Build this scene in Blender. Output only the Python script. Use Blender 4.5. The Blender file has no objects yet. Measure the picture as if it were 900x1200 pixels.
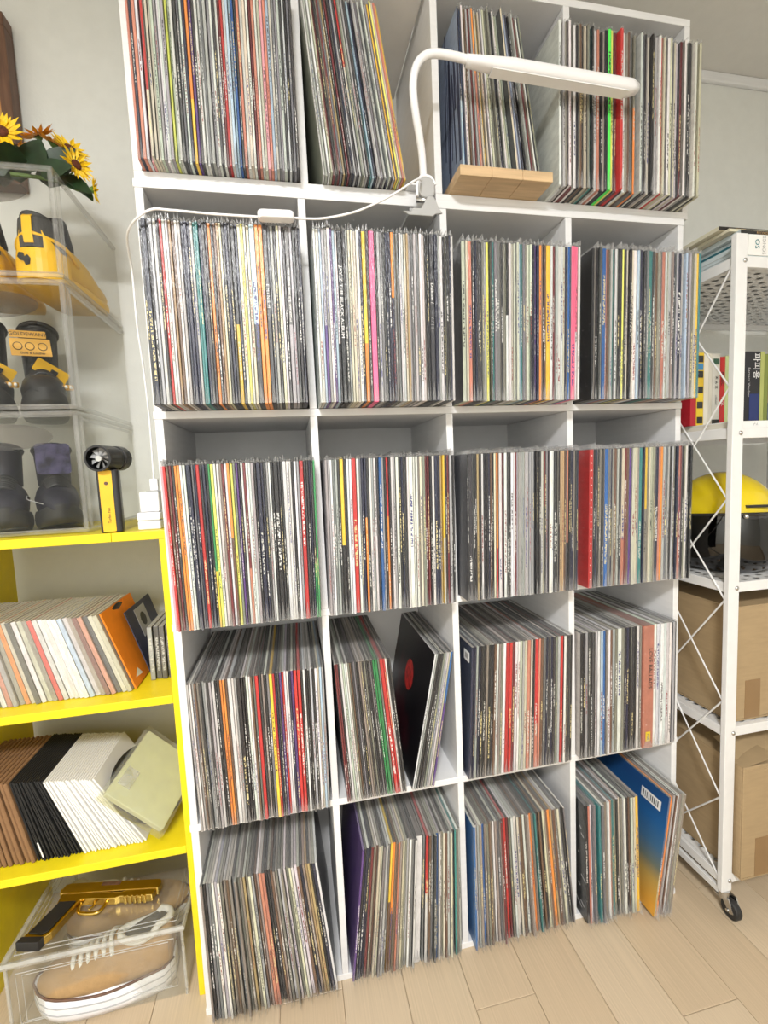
import bpy, bmesh, math, random
from mathutils import Vector, Matrix, Euler
random.seed(7)
PI = math.pi
scene = bpy.context.scene
COL = scene.collection

# ------------------------------------------------------------------ camera
F_PX = 535.44
CAM = Vector((.2513, -.9599, 1.1617))
PITCH, YAW, ROLL = .0896, .1957, -.0448
fwd = Vector((math.sin(YAW)*math.cos(PITCH), math.cos(YAW)*math.cos(PITCH), -math.sin(PITCH)))
rgt = Vector((math.cos(YAW), -math.sin(YAW), 0)); upv = rgt.cross(fwd)
r2 = math.cos(ROLL)*rgt + math.sin(ROLL)*upv
u2 = -math.sin(ROLL)*rgt + math.cos(ROLL)*upv
cam_d = bpy.data.cameras.new('camera'); cam = bpy.data.objects.new('camera', cam_d); COL.objects.link(cam)
cam_d.sensor_fit = 'HORIZONTAL'; cam_d.sensor_width = 36; cam_d.lens = F_PX/900*36; cam_d.clip_start = .02
mw = Matrix((r2, u2, -fwd)).transposed().to_4x4(); mw.translation = CAM
cam.matrix_world = mw
scene.camera = cam

# ------------------------------------------------------------------ world, lights, exposure
w = bpy.data.worlds.new('world'); scene.world = w; w.use_nodes = True
w.node_tree.nodes['Background'].inputs[0].default_value = (.9, .95, 1, 1)
w.node_tree.nodes['Background'].inputs[1].default_value = 0
ld = bpy.data.lights.new('ceiling_light_offscreen', 'AREA'); ld.shape = 'RECTANGLE'; ld.size = .45; ld.size_y = .35
ld.energy = 84; ld.color = (1, .995, .98)
lo = bpy.data.objects.new('ceiling_light_offscreen', ld); COL.objects.link(lo); lo.location = (-.02, -1.95, 2.36)
vs = scene.view_settings; vs.view_transform = 'Standard'; vs.look = 'None'; vs.gamma = 1; vs.use_curve_mapping = False
vs.exposure = .13
scene.cycles.transparent_max_bounces = 40

# ------------------------------------------------------------------ helpers
def tag(o, label=None, cat=None, group=None, kind=None):
    if label: o['label'] = label
    if cat: o['category'] = cat
    if group: o['group'] = group
    if kind: o['kind'] = kind
    return o
def thing(name, label, cat, loc=(0, 0, 0), rot=(0, 0, 0), group=None):
    o = bpy.data.objects.new(name, None); COL.objects.link(o)
    o.location = loc; o.rotation_euler = rot; o.empty_display_size = .05
    return tag(o, label, cat, group)
def copy_tree(o, parent=None):
    c = o.copy(); COL.objects.link(c); c.parent = parent
    for ch in list(o.children): copy_tree(ch, c)
    return c
class MB:
    def __init__(s): s.v = []; s.f = []
    def add(s, vs_, fs):
        b = len(s.v); s.v += [tuple(p) for p in vs_]; s.f += [tuple(i+b for i in f) for f in fs]; return s
    def box(s, c, d, R=None):
        pts = [Vector((x*d[0]/2, y*d[1]/2, z*d[2]/2)) for z in (-1, 1) for y in (-1, 1) for x in (-1, 1)]
        if R is not None: pts = [R @ p for p in pts]
        return s.add([p+Vector(c) for p in pts], [(0, 2, 3, 1), (4, 5, 7, 6), (0, 1, 5, 4), (2, 6, 7, 3), (0, 4, 6, 2), (1, 3, 7, 5)])
    def b2(s, x0, x1, y0, y1, z0, z1):
        return s.box(((x0+x1)/2, (y0+y1)/2, (z0+z1)/2), (x1-x0, y1-y0, z1-z0))
    def cyl(s, p0, p1, r0, r1=None, n=14):
        r1 = r0 if r1 is None else r1
        p0 = Vector(p0); p1 = Vector(p1); d = (p1-p0).normalized()
        a = d.orthogonal().normalized(); b = d.cross(a)
        vv = [p + (a*math.cos(t)+b*math.sin(t))*r for p, r in ((p0, r0), (p1, r1)) for t in [2*PI*i/n for i in range(n)]]
        ff = [(i, (i+1) % n, n+(i+1) % n, n+i) for i in range(n)] + [tuple(range(n-1, -1, -1)), tuple(range(n, 2*n))]
        return s.add(vv, ff)
    def loft(s, rings, caps=True):
        n = len(rings[0]); vv = [p for r in rings for p in r]; ff = []
        for k in range(len(rings)-1):
            for i in range(n): ff.append((k*n+i, k*n+(i+1) % n, (k+1)*n+(i+1) % n, (k+1)*n+i))
        if caps: ff.append(tuple(range(n-1, -1, -1))); ff.append(tuple((len(rings)-1)*n+i for i in range(n)))
        return s.add(vv, ff)
    def tube(s, pts, r, n=8, radii=None):
        pts = [Vector(p) for p in pts]; rings = []; a = None
        for i, p in enumerate(pts):
            t = (pts[min(i+1, len(pts)-1)]-pts[max(i-1, 0)]).normalized()
            a = t.orthogonal().normalized() if a is None else (a-t*a.dot(t)).normalized()
            b = t.cross(a); rr = radii[i] if radii else r
            rings.append([p+(a*math.cos(2*PI*k/n)+b*math.sin(2*PI*k/n))*rr for k in range(n)])
        return s.loft(rings)
    def prism(s, poly, h0, h1, M=None):
        n = len(poly); vv = [Vector((x, y, h0)) for x, y in poly]+[Vector((x, y, h1)) for x, y in poly]
        if M is not None: vv = [M @ p for p in vv]
        return s.add(vv, [tuple(range(n-1, -1, -1)), tuple(range(n, 2*n))]+[(i, (i+1) % n, n+(i+1) % n, n+i) for i in range(n)])
    def ell(s, c, r, nu=18, nv=10, v0=-PI/2, v1=PI/2, R=None):
        rings = []
        for j in range(nv+1):
            t = v0+(v1-v0)*j/nv; t = max(-PI/2+.01, min(PI/2-.01, t)); ring = []
            for i in range(nu):
                a = 2*PI*i/nu; p = Vector((r[0]*math.cos(t)*math.cos(a), r[1]*math.cos(t)*math.sin(a), r[2]*math.sin(t)))
                if R is not None: p = R @ p
                ring.append(p+Vector(c))
            rings.append(ring)
        return s.loft(rings)
    def xf(s, M):
        s.v = [tuple(M @ Vector(p)) for p in s.v]; return s
    def build(s, name, mat, parent=None, bevel=0, smooth=False, sub=0, loc=(0, 0, 0), rot=(0, 0, 0), seg=2):
        me = bpy.data.meshes.new(name); me.from_pydata(s.v, [], s.f); me.validate()
        bm = bmesh.new(); bm.from_mesh(me); bmesh.ops.recalc_face_normals(bm, faces=bm.faces[:])
        bm.to_mesh(me); bm.free()
        if smooth:
            for p in me.polygons: p.use_smooth = True
        o = bpy.data.objects.new(name, me); COL.objects.link(o); o.parent = parent; o.location = loc; o.rotation_euler = rot
        me.materials.append(mat)
        if bevel:
            m = o.modifiers.new('bevel', 'BEVEL'); m.width = bevel; m.segments = seg; m.limit_method = 'ANGLE'; m.angle_limit = .6
        if sub:
            m = o.modifiers.new('sub', 'SUBSURF'); m.levels = sub; m.render_levels = sub
        return o
def smooth_path(pts, n=6):
    pts = [Vector(p) for p in pts]; out = []
    for i in range(len(pts)-1):
        p0 = pts[max(i-1, 0)]; p1 = pts[i]; p2 = pts[i+1]; p3 = pts[min(i+2, len(pts)-1)]
        for k in range(n):
            t = k/n
            out.append(.5*((2*p1)+(p2-p0)*t+(2*p0-5*p1+4*p2-p3)*t*t+(3*p1-p0-3*p2+p3)*t**3))
    out.append(pts[-1]); return out
def rrect(x0, x1, y0, y1, r, n=4):
    o = []
    for cx, cy, a0 in ((x1-r, y1-r, 0), (x0+r, y1-r, PI/2), (x0+r, y0+r, PI), (x1-r, y0+r, 1.5*PI)):
        for k in range(n+1):
            a = a0+PI/2*k/n; o.append((cx+r*math.cos(a), cy+r*math.sin(a)))
    return o

# ------------------------------------------------------------------ materials
def mat(name, col, rough=.5, metal=0, var=.08, scale=12, bump=0, bscale=60, stretch=(1, 1, 1), spec=.5, coat=0, coords='Object'):
    m = bpy.data.materials.new(name); m.use_nodes = True; nt = m.node_tree; N = nt.nodes; L = nt.links
    bs = N['Principled BSDF']; bs.inputs['Roughness'].default_value = rough; bs.inputs['Metallic'].default_value = metal
    bs.inputs['Specular IOR Level'].default_value = spec; bs.inputs['Coat Weight'].default_value = coat
    tc = N.new('ShaderNodeTexCoord'); mp = N.new('ShaderNodeMapping'); mp.inputs['Scale'].default_value = stretch
    L.new(tc.outputs[coords], mp.inputs['Vector'])
    nz = N.new('ShaderNodeTexNoise'); nz.inputs['Scale'].default_value = scale; nz.inputs['Detail'].default_value = 5
    L.new(mp.outputs[0], nz.inputs['Vector'])
    rp = N.new('ShaderNodeValToRGB'); rp.color_ramp.elements[0].position = .3; rp.color_ramp.elements[1].position = .7
    rp.color_ramp.elements[0].color = tuple(max(0, c*(1-var)) for c in col)+(1,)
    rp.color_ramp.elements[1].color = tuple(min(1, c*(1+var)) for c in col)+(1,)
    L.new(nz.outputs['Fac'], rp.inputs[0]); L.new(rp.outputs[0], bs.inputs['Base Color'])
    if bump:
        n2 = N.new('ShaderNodeTexNoise'); n2.inputs['Scale'].default_value = bscale; L.new(mp.outputs[0], n2.inputs['Vector'])
        bp = N.new('ShaderNodeBump'); bp.inputs['Strength'].default_value = bump; bp.inputs['Distance'].default_value = .002
        L.new(n2.outputs['Fac'], bp.inputs['Height']); L.new(bp.outputs[0], bs.inputs['Normal'])
    return m
def film(name, tint, haze=.06, gl=.5, rough=.12, bump=.4, bscale=90, hazecol=(.8, .8, .8), stretch=(1, 1, 1)):
    """thin clear plastic: transparent + fresnel reflection + a little milky scatter"""
    m = bpy.data.materials.new(name); m.use_nodes = True; nt = m.node_tree; N = nt.nodes; L = nt.links
    N.remove(N['Principled BSDF']); out = N['Material Output']
    tr = N.new('ShaderNodeBsdfTransparent'); tr.inputs[0].default_value = tint+(1,)
    df = N.new('ShaderNodeBsdfDiffuse'); df.inputs[0].default_value = hazecol+(1,)
    g = N.new('ShaderNodeBsdfGlossy'); g.inputs['Roughness'].default_value = rough
    fr = N.new('ShaderNodeLayerWeight'); fr.inputs['Blend'].default_value = .5      # same on both sides of the sheet
    tc = N.new('ShaderNodeNewGeometry'); mp = N.new('ShaderNodeMapping'); mp.inputs['Scale'].default_value = stretch
    nz = N.new('ShaderNodeTexNoise'); nz.inputs['Scale'].default_value = bscale
    L.new(tc.outputs['Position'], mp.inputs['Vector']); L.new(mp.outputs[0], nz.inputs['Vector'])
    if bump:
        bp = N.new('ShaderNodeBump'); bp.inputs['Strength'].default_value = bump; bp.inputs['Distance'].default_value = .002
        L.new(nz.outputs['Fac'], bp.inputs['Height']); L.new(bp.outputs[0], g.inputs['Normal']); L.new(bp.outputs[0], fr.inputs['Normal'])
    pw_ = N.new('ShaderNodeMath'); pw_.operation = 'POWER'; pw_.inputs[1].default_value = 4; L.new(fr.outputs['Facing'], pw_.inputs[0])
    mu = N.new('ShaderNodeMath'); mu.operation = 'MULTIPLY_ADD'; mu.inputs[1].default_value = .7*gl; mu.inputs[2].default_value = .045*gl; mu.use_clamp = True; L.new(pw_.outputs[0], mu.inputs[0])
    hz = N.new('ShaderNodeMath'); hz.operation = 'MULTIPLY'; hz.inputs[1].default_value = haze*2; L.new(nz.outputs['Fac'], hz.inputs[0])
    m1 = N.new('ShaderNodeMixShader'); L.new(hz.outputs[0], m1.inputs[0]); L.new(tr.outputs[0], m1.inputs[1]); L.new(df.outputs[0], m1.inputs[2])
    m2 = N.new('ShaderNodeMixShader'); L.new(mu.outputs[0], m2.inputs[0]); L.new(m1.outputs[0], m2.inputs[1]); L.new(g.outputs[0], m2.inputs[2])
    L.new(m2.outputs[0], out.inputs[0]); return m
def jacket_mat(name, rough=.45):
    """printed card: face colour, ink and lettering zone come from face attributes"""
    m = bpy.data.materials.new(name); m.use_nodes = True; nt = m.node_tree; N = nt.nodes; L = nt.links
    bs = N['Principled BSDF']; bs.inputs['Roughness'].default_value = rough
    a = N.new('ShaderNodeAttribute'); a.attribute_name = 'col'
    k = N.new('ShaderNodeAttribute'); k.attribute_name = 'ink'
    z = N.new('ShaderNodeAttribute'); z.attribute_name = 'zone'
    uv = N.new('ShaderNodeUVMap'); uv.uv_map = 'UVMap'
    sx = N.new('ShaderNodeSeparateXYZ'); L.new(uv.outputs[0], sx.inputs[0])
    sz = N.new('ShaderNodeSeparateXYZ'); L.new(z.outputs['Vector'], sz.inputs[0])
    def mth(op, x, y):
        n = N.new('ShaderNodeMath'); n.operation = op
        for i, q in enumerate((x, y)):
            if isinstance(q, (int, float)): n.inputs[i].default_value = q
            else: L.new(q, n.inputs[i])
        return n.outputs[0]
    # lettering: noise along the spine, gated by zone and by the middle of the spine
    cb = N.new('ShaderNodeCombineXYZ')
    L.new(mth('MULTIPLY', sx.outputs[0], 2.2), cb.inputs[0]); L.new(mth('MULTIPLY', sx.outputs[1], 95), cb.inputs[1]); L.new(sz.outputs[2], cb.inputs[2])
    nz = N.new('ShaderNodeTexNoise'); nz.inputs['Scale'].default_value = 1; nz.inputs['Detail'].default_value = 1; L.new(cb.outputs[0], nz.inputs['Vector'])
    msk = mth('GREATER_THAN', nz.outputs['Fac'], .5)
    msk = mth('MULTIPLY', msk, mth('GREATER_THAN', sx.outputs[1], sz.outputs[0]))
    msk = mth('MULTIPLY', msk, mth('LESS_THAN', sx.outputs[1], sz.outputs[1]))
    mid = mth('LESS_THAN', mth('ABSOLUTE', mth('SUBTRACT', sx.outputs[0], .5), 0), .26)
    msk = mth('MULTIPLY', msk, mid)
    mx = N.new('ShaderNodeMix'); mx.data_type = 'RGBA'
    L.new(msk, mx.inputs[0]); L.new(a.outputs['Color'], mx.inputs[6]); L.new(k.outputs['Color'], mx.inputs[7])
    # blotchy print and scuffs
    c2 = N.new('ShaderNodeCombineXYZ'); L.new(mth('MULTIPLY', sx.outputs[0], 1.3), c2.inputs[0]); L.new(mth('MULTIPLY', sx.outputs[1], 9), c2.inputs[1]); L.new(sz.outputs[2], c2.inputs[2])
    n2 = N.new('ShaderNodeTexNoise'); n2.inputs['Scale'].default_value = 1; n2.inputs['Detail'].default_value = 8; n2.inputs['Roughness'].default_value = .75; L.new(c2.outputs[0], n2.inputs['Vector'])
    rp = N.new('ShaderNodeMapRange'); rp.inputs[1].default_value = .3; rp.inputs[2].default_value = .7; rp.inputs[3].default_value = .78; rp.inputs[4].default_value = 1.2
    L.new(n2.outputs['Fac'], rp.inputs[0])
    hs = N.new('ShaderNodeHueSaturation'); L.new(rp.outputs[0], hs.inputs['Value']); L.new(mx.outputs[2], hs.inputs['Color'])
    sc = N.new('ShaderNodeTexNoise'); sc.inputs['Scale'].default_value = 1; sc.inputs['Detail'].default_value = 2
    c3 = N.new('ShaderNodeCombineXYZ'); L.new(mth('MULTIPLY', sx.outputs[0], 3), c3.inputs[0]); L.new(mth('MULTIPLY', sx.outputs[1], 55), c3.inputs[1]); L.new(mth('ADD', sz.outputs[2], 31.7), c3.inputs[2]); L.new(c3.outputs[0], sc.inputs['Vector'])
    m3 = N.new('ShaderNodeMix'); m3.data_type = 'RGBA'; L.new(mth('MULTIPLY', mth('GREATER_THAN', sc.outputs['Fac'], .73), .4), m3.inputs[0])
    L.new(hs.outputs[0], m3.inputs[6]); m3.inputs[7].default_value = (.75, .75, .73, 1)
    L.new(m3.outputs[2], bs.inputs['Base Color'])
    return m
M = {}
M['wall'] = mat('wall_paper', (.76, .77, .74), .85, var=.02, scale=30, bump=.15, bscale=220)
M['ceil'] = mat('ceiling_paper', (.72, .70, .66), .9, var=.02, scale=30)
M['white'] = mat('white_laminate', (.80, .80, .81), .42, var=.03, scale=14, stretch=(1, 1, 8), bump=.12, bscale=30)
M['whiteb'] = mat('white_back_board', (.80, .80, .81), .5, var=.03, scale=14)
M['yellow'] = mat('yellow_paint', (.85, .68, .012), .42, var=.05, scale=30, bump=.12, bscale=80)
M['plastic_w'] = mat('white_plastic', (.86, .86, .88), .28, var=.01)
M['plastic_g'] = mat('grey_plastic', (.42, .42, .42), .35, var=.03)
M['rack'] = mat('white_powder_coat', (.78, .78, .78), .35, var=.02, scale=40)
M['steel'] = mat('steel', (.55, .55, .55), .25, 1, var=.05)
M['black'] = mat('black_plastic', (.018, .018, .02), .35, var=.2)
M['rubber'] = mat('black_rubber', (.02, .02, .02), .6, var=.2)
M['card'] = mat('cardboard', (.39, .28, .155), .75, var=.06, scale=20, stretch=(1, 1, 6), bump=.1)
M['tape'] = mat('packing_tape', (.27, .165, .075), .3, var=.05)
M['kraft'] = mat('kraft_card', (.26, .14, .065), .8, var=.12, scale=40)
M['blackcard'] = mat('black_card', (.012, .012, .013), .7, var=.2)
M['whitecard'] = mat('white_card', (.83, .82, .80), .7, var=.02)
M['orange'] = mat('orange_card', (.83, .25, .015), .6, var=.08, scale=25)
M['navycard'] = mat('slate_card', (.05, .055, .10), .5, var=.2)
M['vinyl'] = mat('vinyl', (.015, .015, .016), .22, var=.1)
M['gold'] = mat('gold_metal', (.66, .47, .13), .2, 1, var=.12, scale=20)
M['wood'] = mat('pine_wood', (.60, .42, .24), .55, var=.16, scale=9, stretch=(1, 10, 10), bump=.1)
M['brown'] = mat('brown_wood', (.13, .065, .038), .5, var=.3, scale=10, stretch=(10, 10, 1))
M['leafg'] = mat('dark_leaf', (.012, .035, .012), .45, var=.4, scale=40)
M['stem'] = mat('green_stem', (.12, .22, .04), .5)
M['petal'] = mat('yellow_petal', (.90, .58, .01), .5, var=.15, scale=60)
M['petal2'] = mat('amber_petal', (.80, .32, .01), .5, var=.2, scale=60)
M['disc'] = mat('flower_disc', (.10, .022, .006), .8, var=.4, scale=200, bump=.5, bscale=400)
M['shoe_y'] = mat('yellow_leather', (.86, .50, .015), .45, var=.06, scale=40, bump=.1)
M['shoe_k'] = mat('black_leather', (.014, .014, .016), .45, var=.2, bump=.08, bscale=80)
M['shoe_n'] = mat('navy_nubuck', (.012, .012, .024), .55, var=.3)
M['shoe_g'] = mat('charcoal_mesh', (.06, .06, .06), .7, var=.2, bump=.4, bscale=300)
M['tan'] = mat('tan_suede', (.42, .265, .12), .85, var=.08, scale=80, bump=.3, bscale=300)
M['sole_w'] = mat('white_midsole', (.84, .84, .88), .5, var=.02)
M['lace'] = mat('white_lace', (.82, .82, .80), .8, var=.05)
M['lilac'] = mat('lilac_cloth', (.06, .055, .12), .8, var=.7, scale=45)
M['red'] = mat('red_plastic', (.62, .02, .02), .3, var=.05)
M['paper'] = mat('paper_edge', (.72, .68, .58), .8, var=.08, scale=60, stretch=(1, 1, 30))
M['ink_w'] = mat('white_ink', (.85, .85, .85), .5, var=.01)
M['ink_k'] = mat('black_ink', (.02, .02, .02), .5, var=.01)
M['ink_y'] = mat('yellow_ink', (.75, .55, .02), .5, var=.05)
M['tagc'] = mat('amber_tag', (.80, .45, .07), .55, var=.05)
M['helm_y'] = mat('yellow_lacquer', (.80, .60, .01), .18, var=.03, coat=.6)
M['helm_k'] = mat('black_lacquer', (.01, .01, .012), .08, var=.1, coat=.8)
M['maroon'] = mat('maroon_visor', (.06, .008, .01), .08, var=.2, coat=.8)
M['bagp'] = mat('pale_sleeves', (.62, .62, .44), .55, var=.05, scale=30)
RED_PRINT = mat('black_and_red_print', (.02, .01, .012), .35, scale=7)
_r = [n for n in RED_PRINT.node_tree.nodes if n.type == 'VALTORGB'][0].color_ramp
_r.elements[0].color = (.008, .007, .009, 1); _r.elements[0].position = .52; _r.elements[1].color = (.07, .008, .014, 1); _r.elements[1].position = .75
SKY_PRINT = bpy.data.materials.new('blue_to_amber_print'); SKY_PRINT.use_nodes = True
_n = SKY_PRINT.node_tree; _t = _n.nodes.new('ShaderNodeTexCoord'); _x = _n.nodes.new('ShaderNodeSeparateXYZ'); _c = _n.nodes.new('ShaderNodeValToRGB')
_n.links.new(_t.outputs['Generated'], _x.inputs[0]); _n.links.new(_x.outputs[2], _c.inputs[0]); _n.links.new(_c.outputs[0], _n.nodes['Principled BSDF'].inputs['Base Color'])
_c.color_ramp.elements[0].color = (.72, .36, .05, 1); _c.color_ramp.elements[0].position = .08; _c.color_ramp.elements[1].color = (.015, .07, .22, 1); _c.color_ramp.elements[1].position = .95
for _p, _q in ((.28, (.50, .33, .09, 1)), (.40, (.16, .19, .16, 1)), (.55, (.06, .16, .30, 1)), (.75, (.02, .12, .34, 1))):
    _e = _c.color_ramp.elements.new(_p); _e.color = _q
_n.nodes['Principled BSDF'].inputs['Roughness'].default_value = .35
M['jacket'] = jacket_mat('printed_jacket')
M['sleeve'] = film('poly_sleeve', (.985, .985, .985), haze=.012, gl=.5, rough=.2, bump=.7, bscale=60, stretch=(7, 1, 1))
M['flap'] = film('sleeve_lip', (.95, .95, .95), haze=.16, gl=1.0, rough=.2, bump=.7, bscale=60, stretch=(7, 1, 1))
M['acryl'] = film('clear_acrylic', (.985, .985, .98), haze=.004, gl=.28, rough=.03, bump=0, bscale=12, hazecol=(.75, .75, .72))
M['acryl_rim'] = film('acrylic_edge', (.93, .93, .92), haze=.12, gl=1.2, rough=.08, bump=.2, bscale=40, hazecol=(.75, .75, .75))
M['pp'] = film('frosted_box_plastic', (.97, .97, .955), haze=.055, gl=.9, rough=.12, bump=0, bscale=20, hazecol=(.85, .85, .82))
M['pp_rim'] = film('frosted_box_rim', (.9, .9, .88), haze=.30, gl=1.2, rough=.15, bump=.1, bscale=20, hazecol=(.9, .9, .88))
M['visor'] = film('smoked_visor', (.72, .70, .68), haze=.02, gl=.6, rough=.04, bump=0)
M['hvisor'] = film('helmet_visor', (.14, .12, .12), haze=.0, gl=1.6, rough=.04, bump=0)
M['bag'] = film('crinkled_bag', (.93, .94, .86), haze=.10, gl=1.2, rough=.1, bump=1, bscale=35)

_font_dep = []
def text(s, size, m, parent, Mx, align='CENTER', name='lettering', ext=.0002):
    c = bpy.data.curves.new('tmp', 'FONT'); c.body = s; c.size = size; c.align_x = align; c.align_y = 'CENTER'; c.extrude = ext; c.resolution_u = 2
    o = bpy.data.objects.new('tmp', c); COL.objects.link(o)
    dg = bpy.context.evaluated_depsgraph_get(); me = bpy.data.meshes.new_from_object(o.evaluated_get(dg))
    bpy.data.objects.remove(o); bpy.data.curves.remove(c)
    me.transform(Mx); me.name = name; me.materials.clear(); me.materials.append(m)
    n = bpy.data.objects.new(name, me); COL.objects.link(n); n.parent = parent
    return n
def basis(x, y, o):
    x = Vector(x).normalized(); z = x.cross(Vector(y)).normalized(); y = z.cross(x)
    m = Matrix((x, y, z)).transposed().to_4x4(); m.translation = Vector(o); return m

# ------------------------------------------------------------------ the room
YW = .42; X0, X1, Y0 = -1.5, 2.35, -2.7; ZC = 2.42
def struct(name, mb, m, **k): return tag(mb.build(name, m, **k), kind='structure')
struct('wall_back', MB().b2(X0-.1, X1+.1, YW, YW+.08, -.05, ZC+.1), M['wall'])
struct('wall_left', MB().b2(X0-.08, X0, Y0-.1, YW, -.05, ZC+.1), M['wall'])
struct('wall_right', MB().b2(X1, X1+.08, Y0-.1, YW, -.05, ZC+.1), M['wall'])
struct('wall_front', MB().b2(X0, X1, Y0-.08, Y0, -.05, ZC+.1), M['wall'])
struct('ceiling', MB().b2(X0, X1, Y0, YW, ZC, ZC+.08), M['ceil'])
struct('trim_1', MB().b2(X0, X1, YW-.016, YW, ZC-.03, ZC), M['white'], bevel=.004)
fl = struct('floor', MB().b2(X0, X1, Y0, YW, -.05, -.004), mat('floor_underlay', (.36, .26, .16), .8))
def plank_mat(k):
    m = mat('oak_laminate', [(.575, .455, .315), (.56, .435, .295), (.59, .47, .33)][k], .42, var=.09, scale=3, stretch=(14, 1, 1), bump=.05, bscale=20, coords='Generated')
    return m
PM = [plank_mat(k) for k in range(3)]
pw = .138; plen = .92; meshes = []
for k in range(3):
    t = MB().b2(-pw/2+.0005, pw/2-.0005, .0006, plen-.0006, -.004, 0); meshes.append(t)
i = 0; x = X0+pw/2; first = {}
while x < X1-pw/2:
    yy = YW-plen-((i*.37) % 1)*plen*.0
    off = (i*.343) % plen
    ys = YW-off
    seg = [(ys-plen*n, ys-plen*(n+1)) for n in range(-1, 4)]
    for (b, a) in seg:
        a2, b2_ = max(a, Y0), min(b, YW)
        if b2_-a2 < .03: continue
        k = random.randrange(3)
        if abs(b2_-a2-plen) < 1e-6:
            if k not in first:
                o = meshes[k].build('floor_plank', PM[k], fl, bevel=.0008, seg=1); first[k] = o
            else:
                o = first[k].copy(); COL.objects.link(o); o.parent = fl
            o.location = (x, a2, 0)
        else:
            MB().b2(-pw/2+.0005, pw/2-.0005, .0006, b2_-a2-.0006, -.004, 0).build('floor_plank', PM[k], fl, bevel=.0008, seg=1, loc=(x, a2, 0))
    x += pw; i += 1

# ------------------------------------------------------------------ tall record shelf
T = .015; DEP = .300
XD = [0, .3036, .5963, .8881, 1.1874]
ZB = {'A': 1.703, 'B': 1.280, 'C': .859, 'D': .427, 'E': 0.0}
sh = thing('record_shelf', 'tall white laminate shelf of sixteen open compartments packed with records', 'shelf')
for nm in 'ABCDE':
    z = ZB[nm]
    MB().b2(-.002, XD[4]+.002, 0, DEP, z, z+T).build('shelf_board', M['white'], sh, bevel=.0012)
zz = [ZB['E']+T, ZB['D'], ZB['D']+T, ZB['C'], ZB['C']+T, ZB['B'], ZB['B']+T, ZB['A']]
for r in range(4):
    z0, z1 = zz[2*r], zz[2*r+1]
    for j in range(5):
        xc = [XD[0]+T/2, XD[1], XD[2], XD[3], XD[4]-T/2][j]
        nm = 'side_panel' if j in (0, 4) else 'divider'
        MB().b2(xc-T/2, xc+T/2, .0005, DEP, z0+.0002, z1-.0002).build(nm, M['white'], sh, bevel=.0012)
MB().b2(.004, XD[4]-.004, DEP, DEP+.005, .004, ZB['A']+T-.003).build('back_panel', M['whiteb'], sh)

def cube_unit(name, label, x0, x1, xd, zb, zt, right=True):
    u = thing(name, label, 'shelf', (x0, 0, zb))
    W = x1-x0; H = zt-zb; y0 = .002
    MB().b2(0, W, y0, DEP-.004, 0, T).build('bottom_board', M['white'], u, bevel=.0012)
    MB().b2(0, W, y0, DEP-.004, H-T, H).build('top_board', M['white'], u, bevel=.0012)
    for k, xx in enumerate((0, W-T) if right else (0,)): MB().b2(xx, xx+T, y0, DEP-.004, T, H-T).build('side_panel', M['white'], u, bevel=.0012)
    MB().b2(xd-x0-T/2, xd-x0+T/2, y0, DEP-.004, T, H-T).build('divider', M['white'], u, bevel=.0012)
    MB().b2(.004, W-.004, DEP-.004, DEP, .004, H-.004).build('back_panel', M['whiteb'], u)
    return u
ZA = ZB['A']+T
cube_unit('cube_shelf', 'white two-compartment unit on the record shelf, beside the lamp clip', .001, .576, .312, ZA, ZA+.43, False)
cube_unit('cube_shelf', 'white two-compartment unit on the record shelf, behind the white lamp bar', .582, 1.200, .888, ZA, ZA+.43)

# ------------------------------------------------------------------ records
PAL = dict(k=(.016, .016, .02), d=(.042, .042, .046), g=(.16, .163, .17), l=(.38, .38, .385), w=(.70, .70, .685), c=(.62, .575, .45),
           r=(.52, .03, .03), o=(.82, .27, .05), y=(.80, .52, .05), Y=(.78, .80, .16), b=(.03, .12, .36), B=(.42, .54, .66), n=(.017, .02, .048),
           e=(.03, .25, .08), E=(.08, .80, .10), t=(.04, .22, .22), p=(.80, .13, .26), m=(.16, .025, .03), a=(.45, .31, .16), f=(.15, .085, .055),
           u=(.10, .045, .20), s=(.56, .215, .15), z=(.21, .21, .17), h=(.52, .55, .45), x=(.27, .235, .20), P=(.75, .36, .38))
CNAME = dict(k='black', d='charcoal', g='grey', l='light grey', w='white', c='cream', r='red', o='orange', y='amber', Y='lemon', b='blue', B='pale blue',
             n='navy', e='green', E='neon green', t='teal', p='pink', m='maroon', a='tan', f='brown', u='purple', s='salmon', z='olive', h='sage', x='taupe', P='rose')
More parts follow.
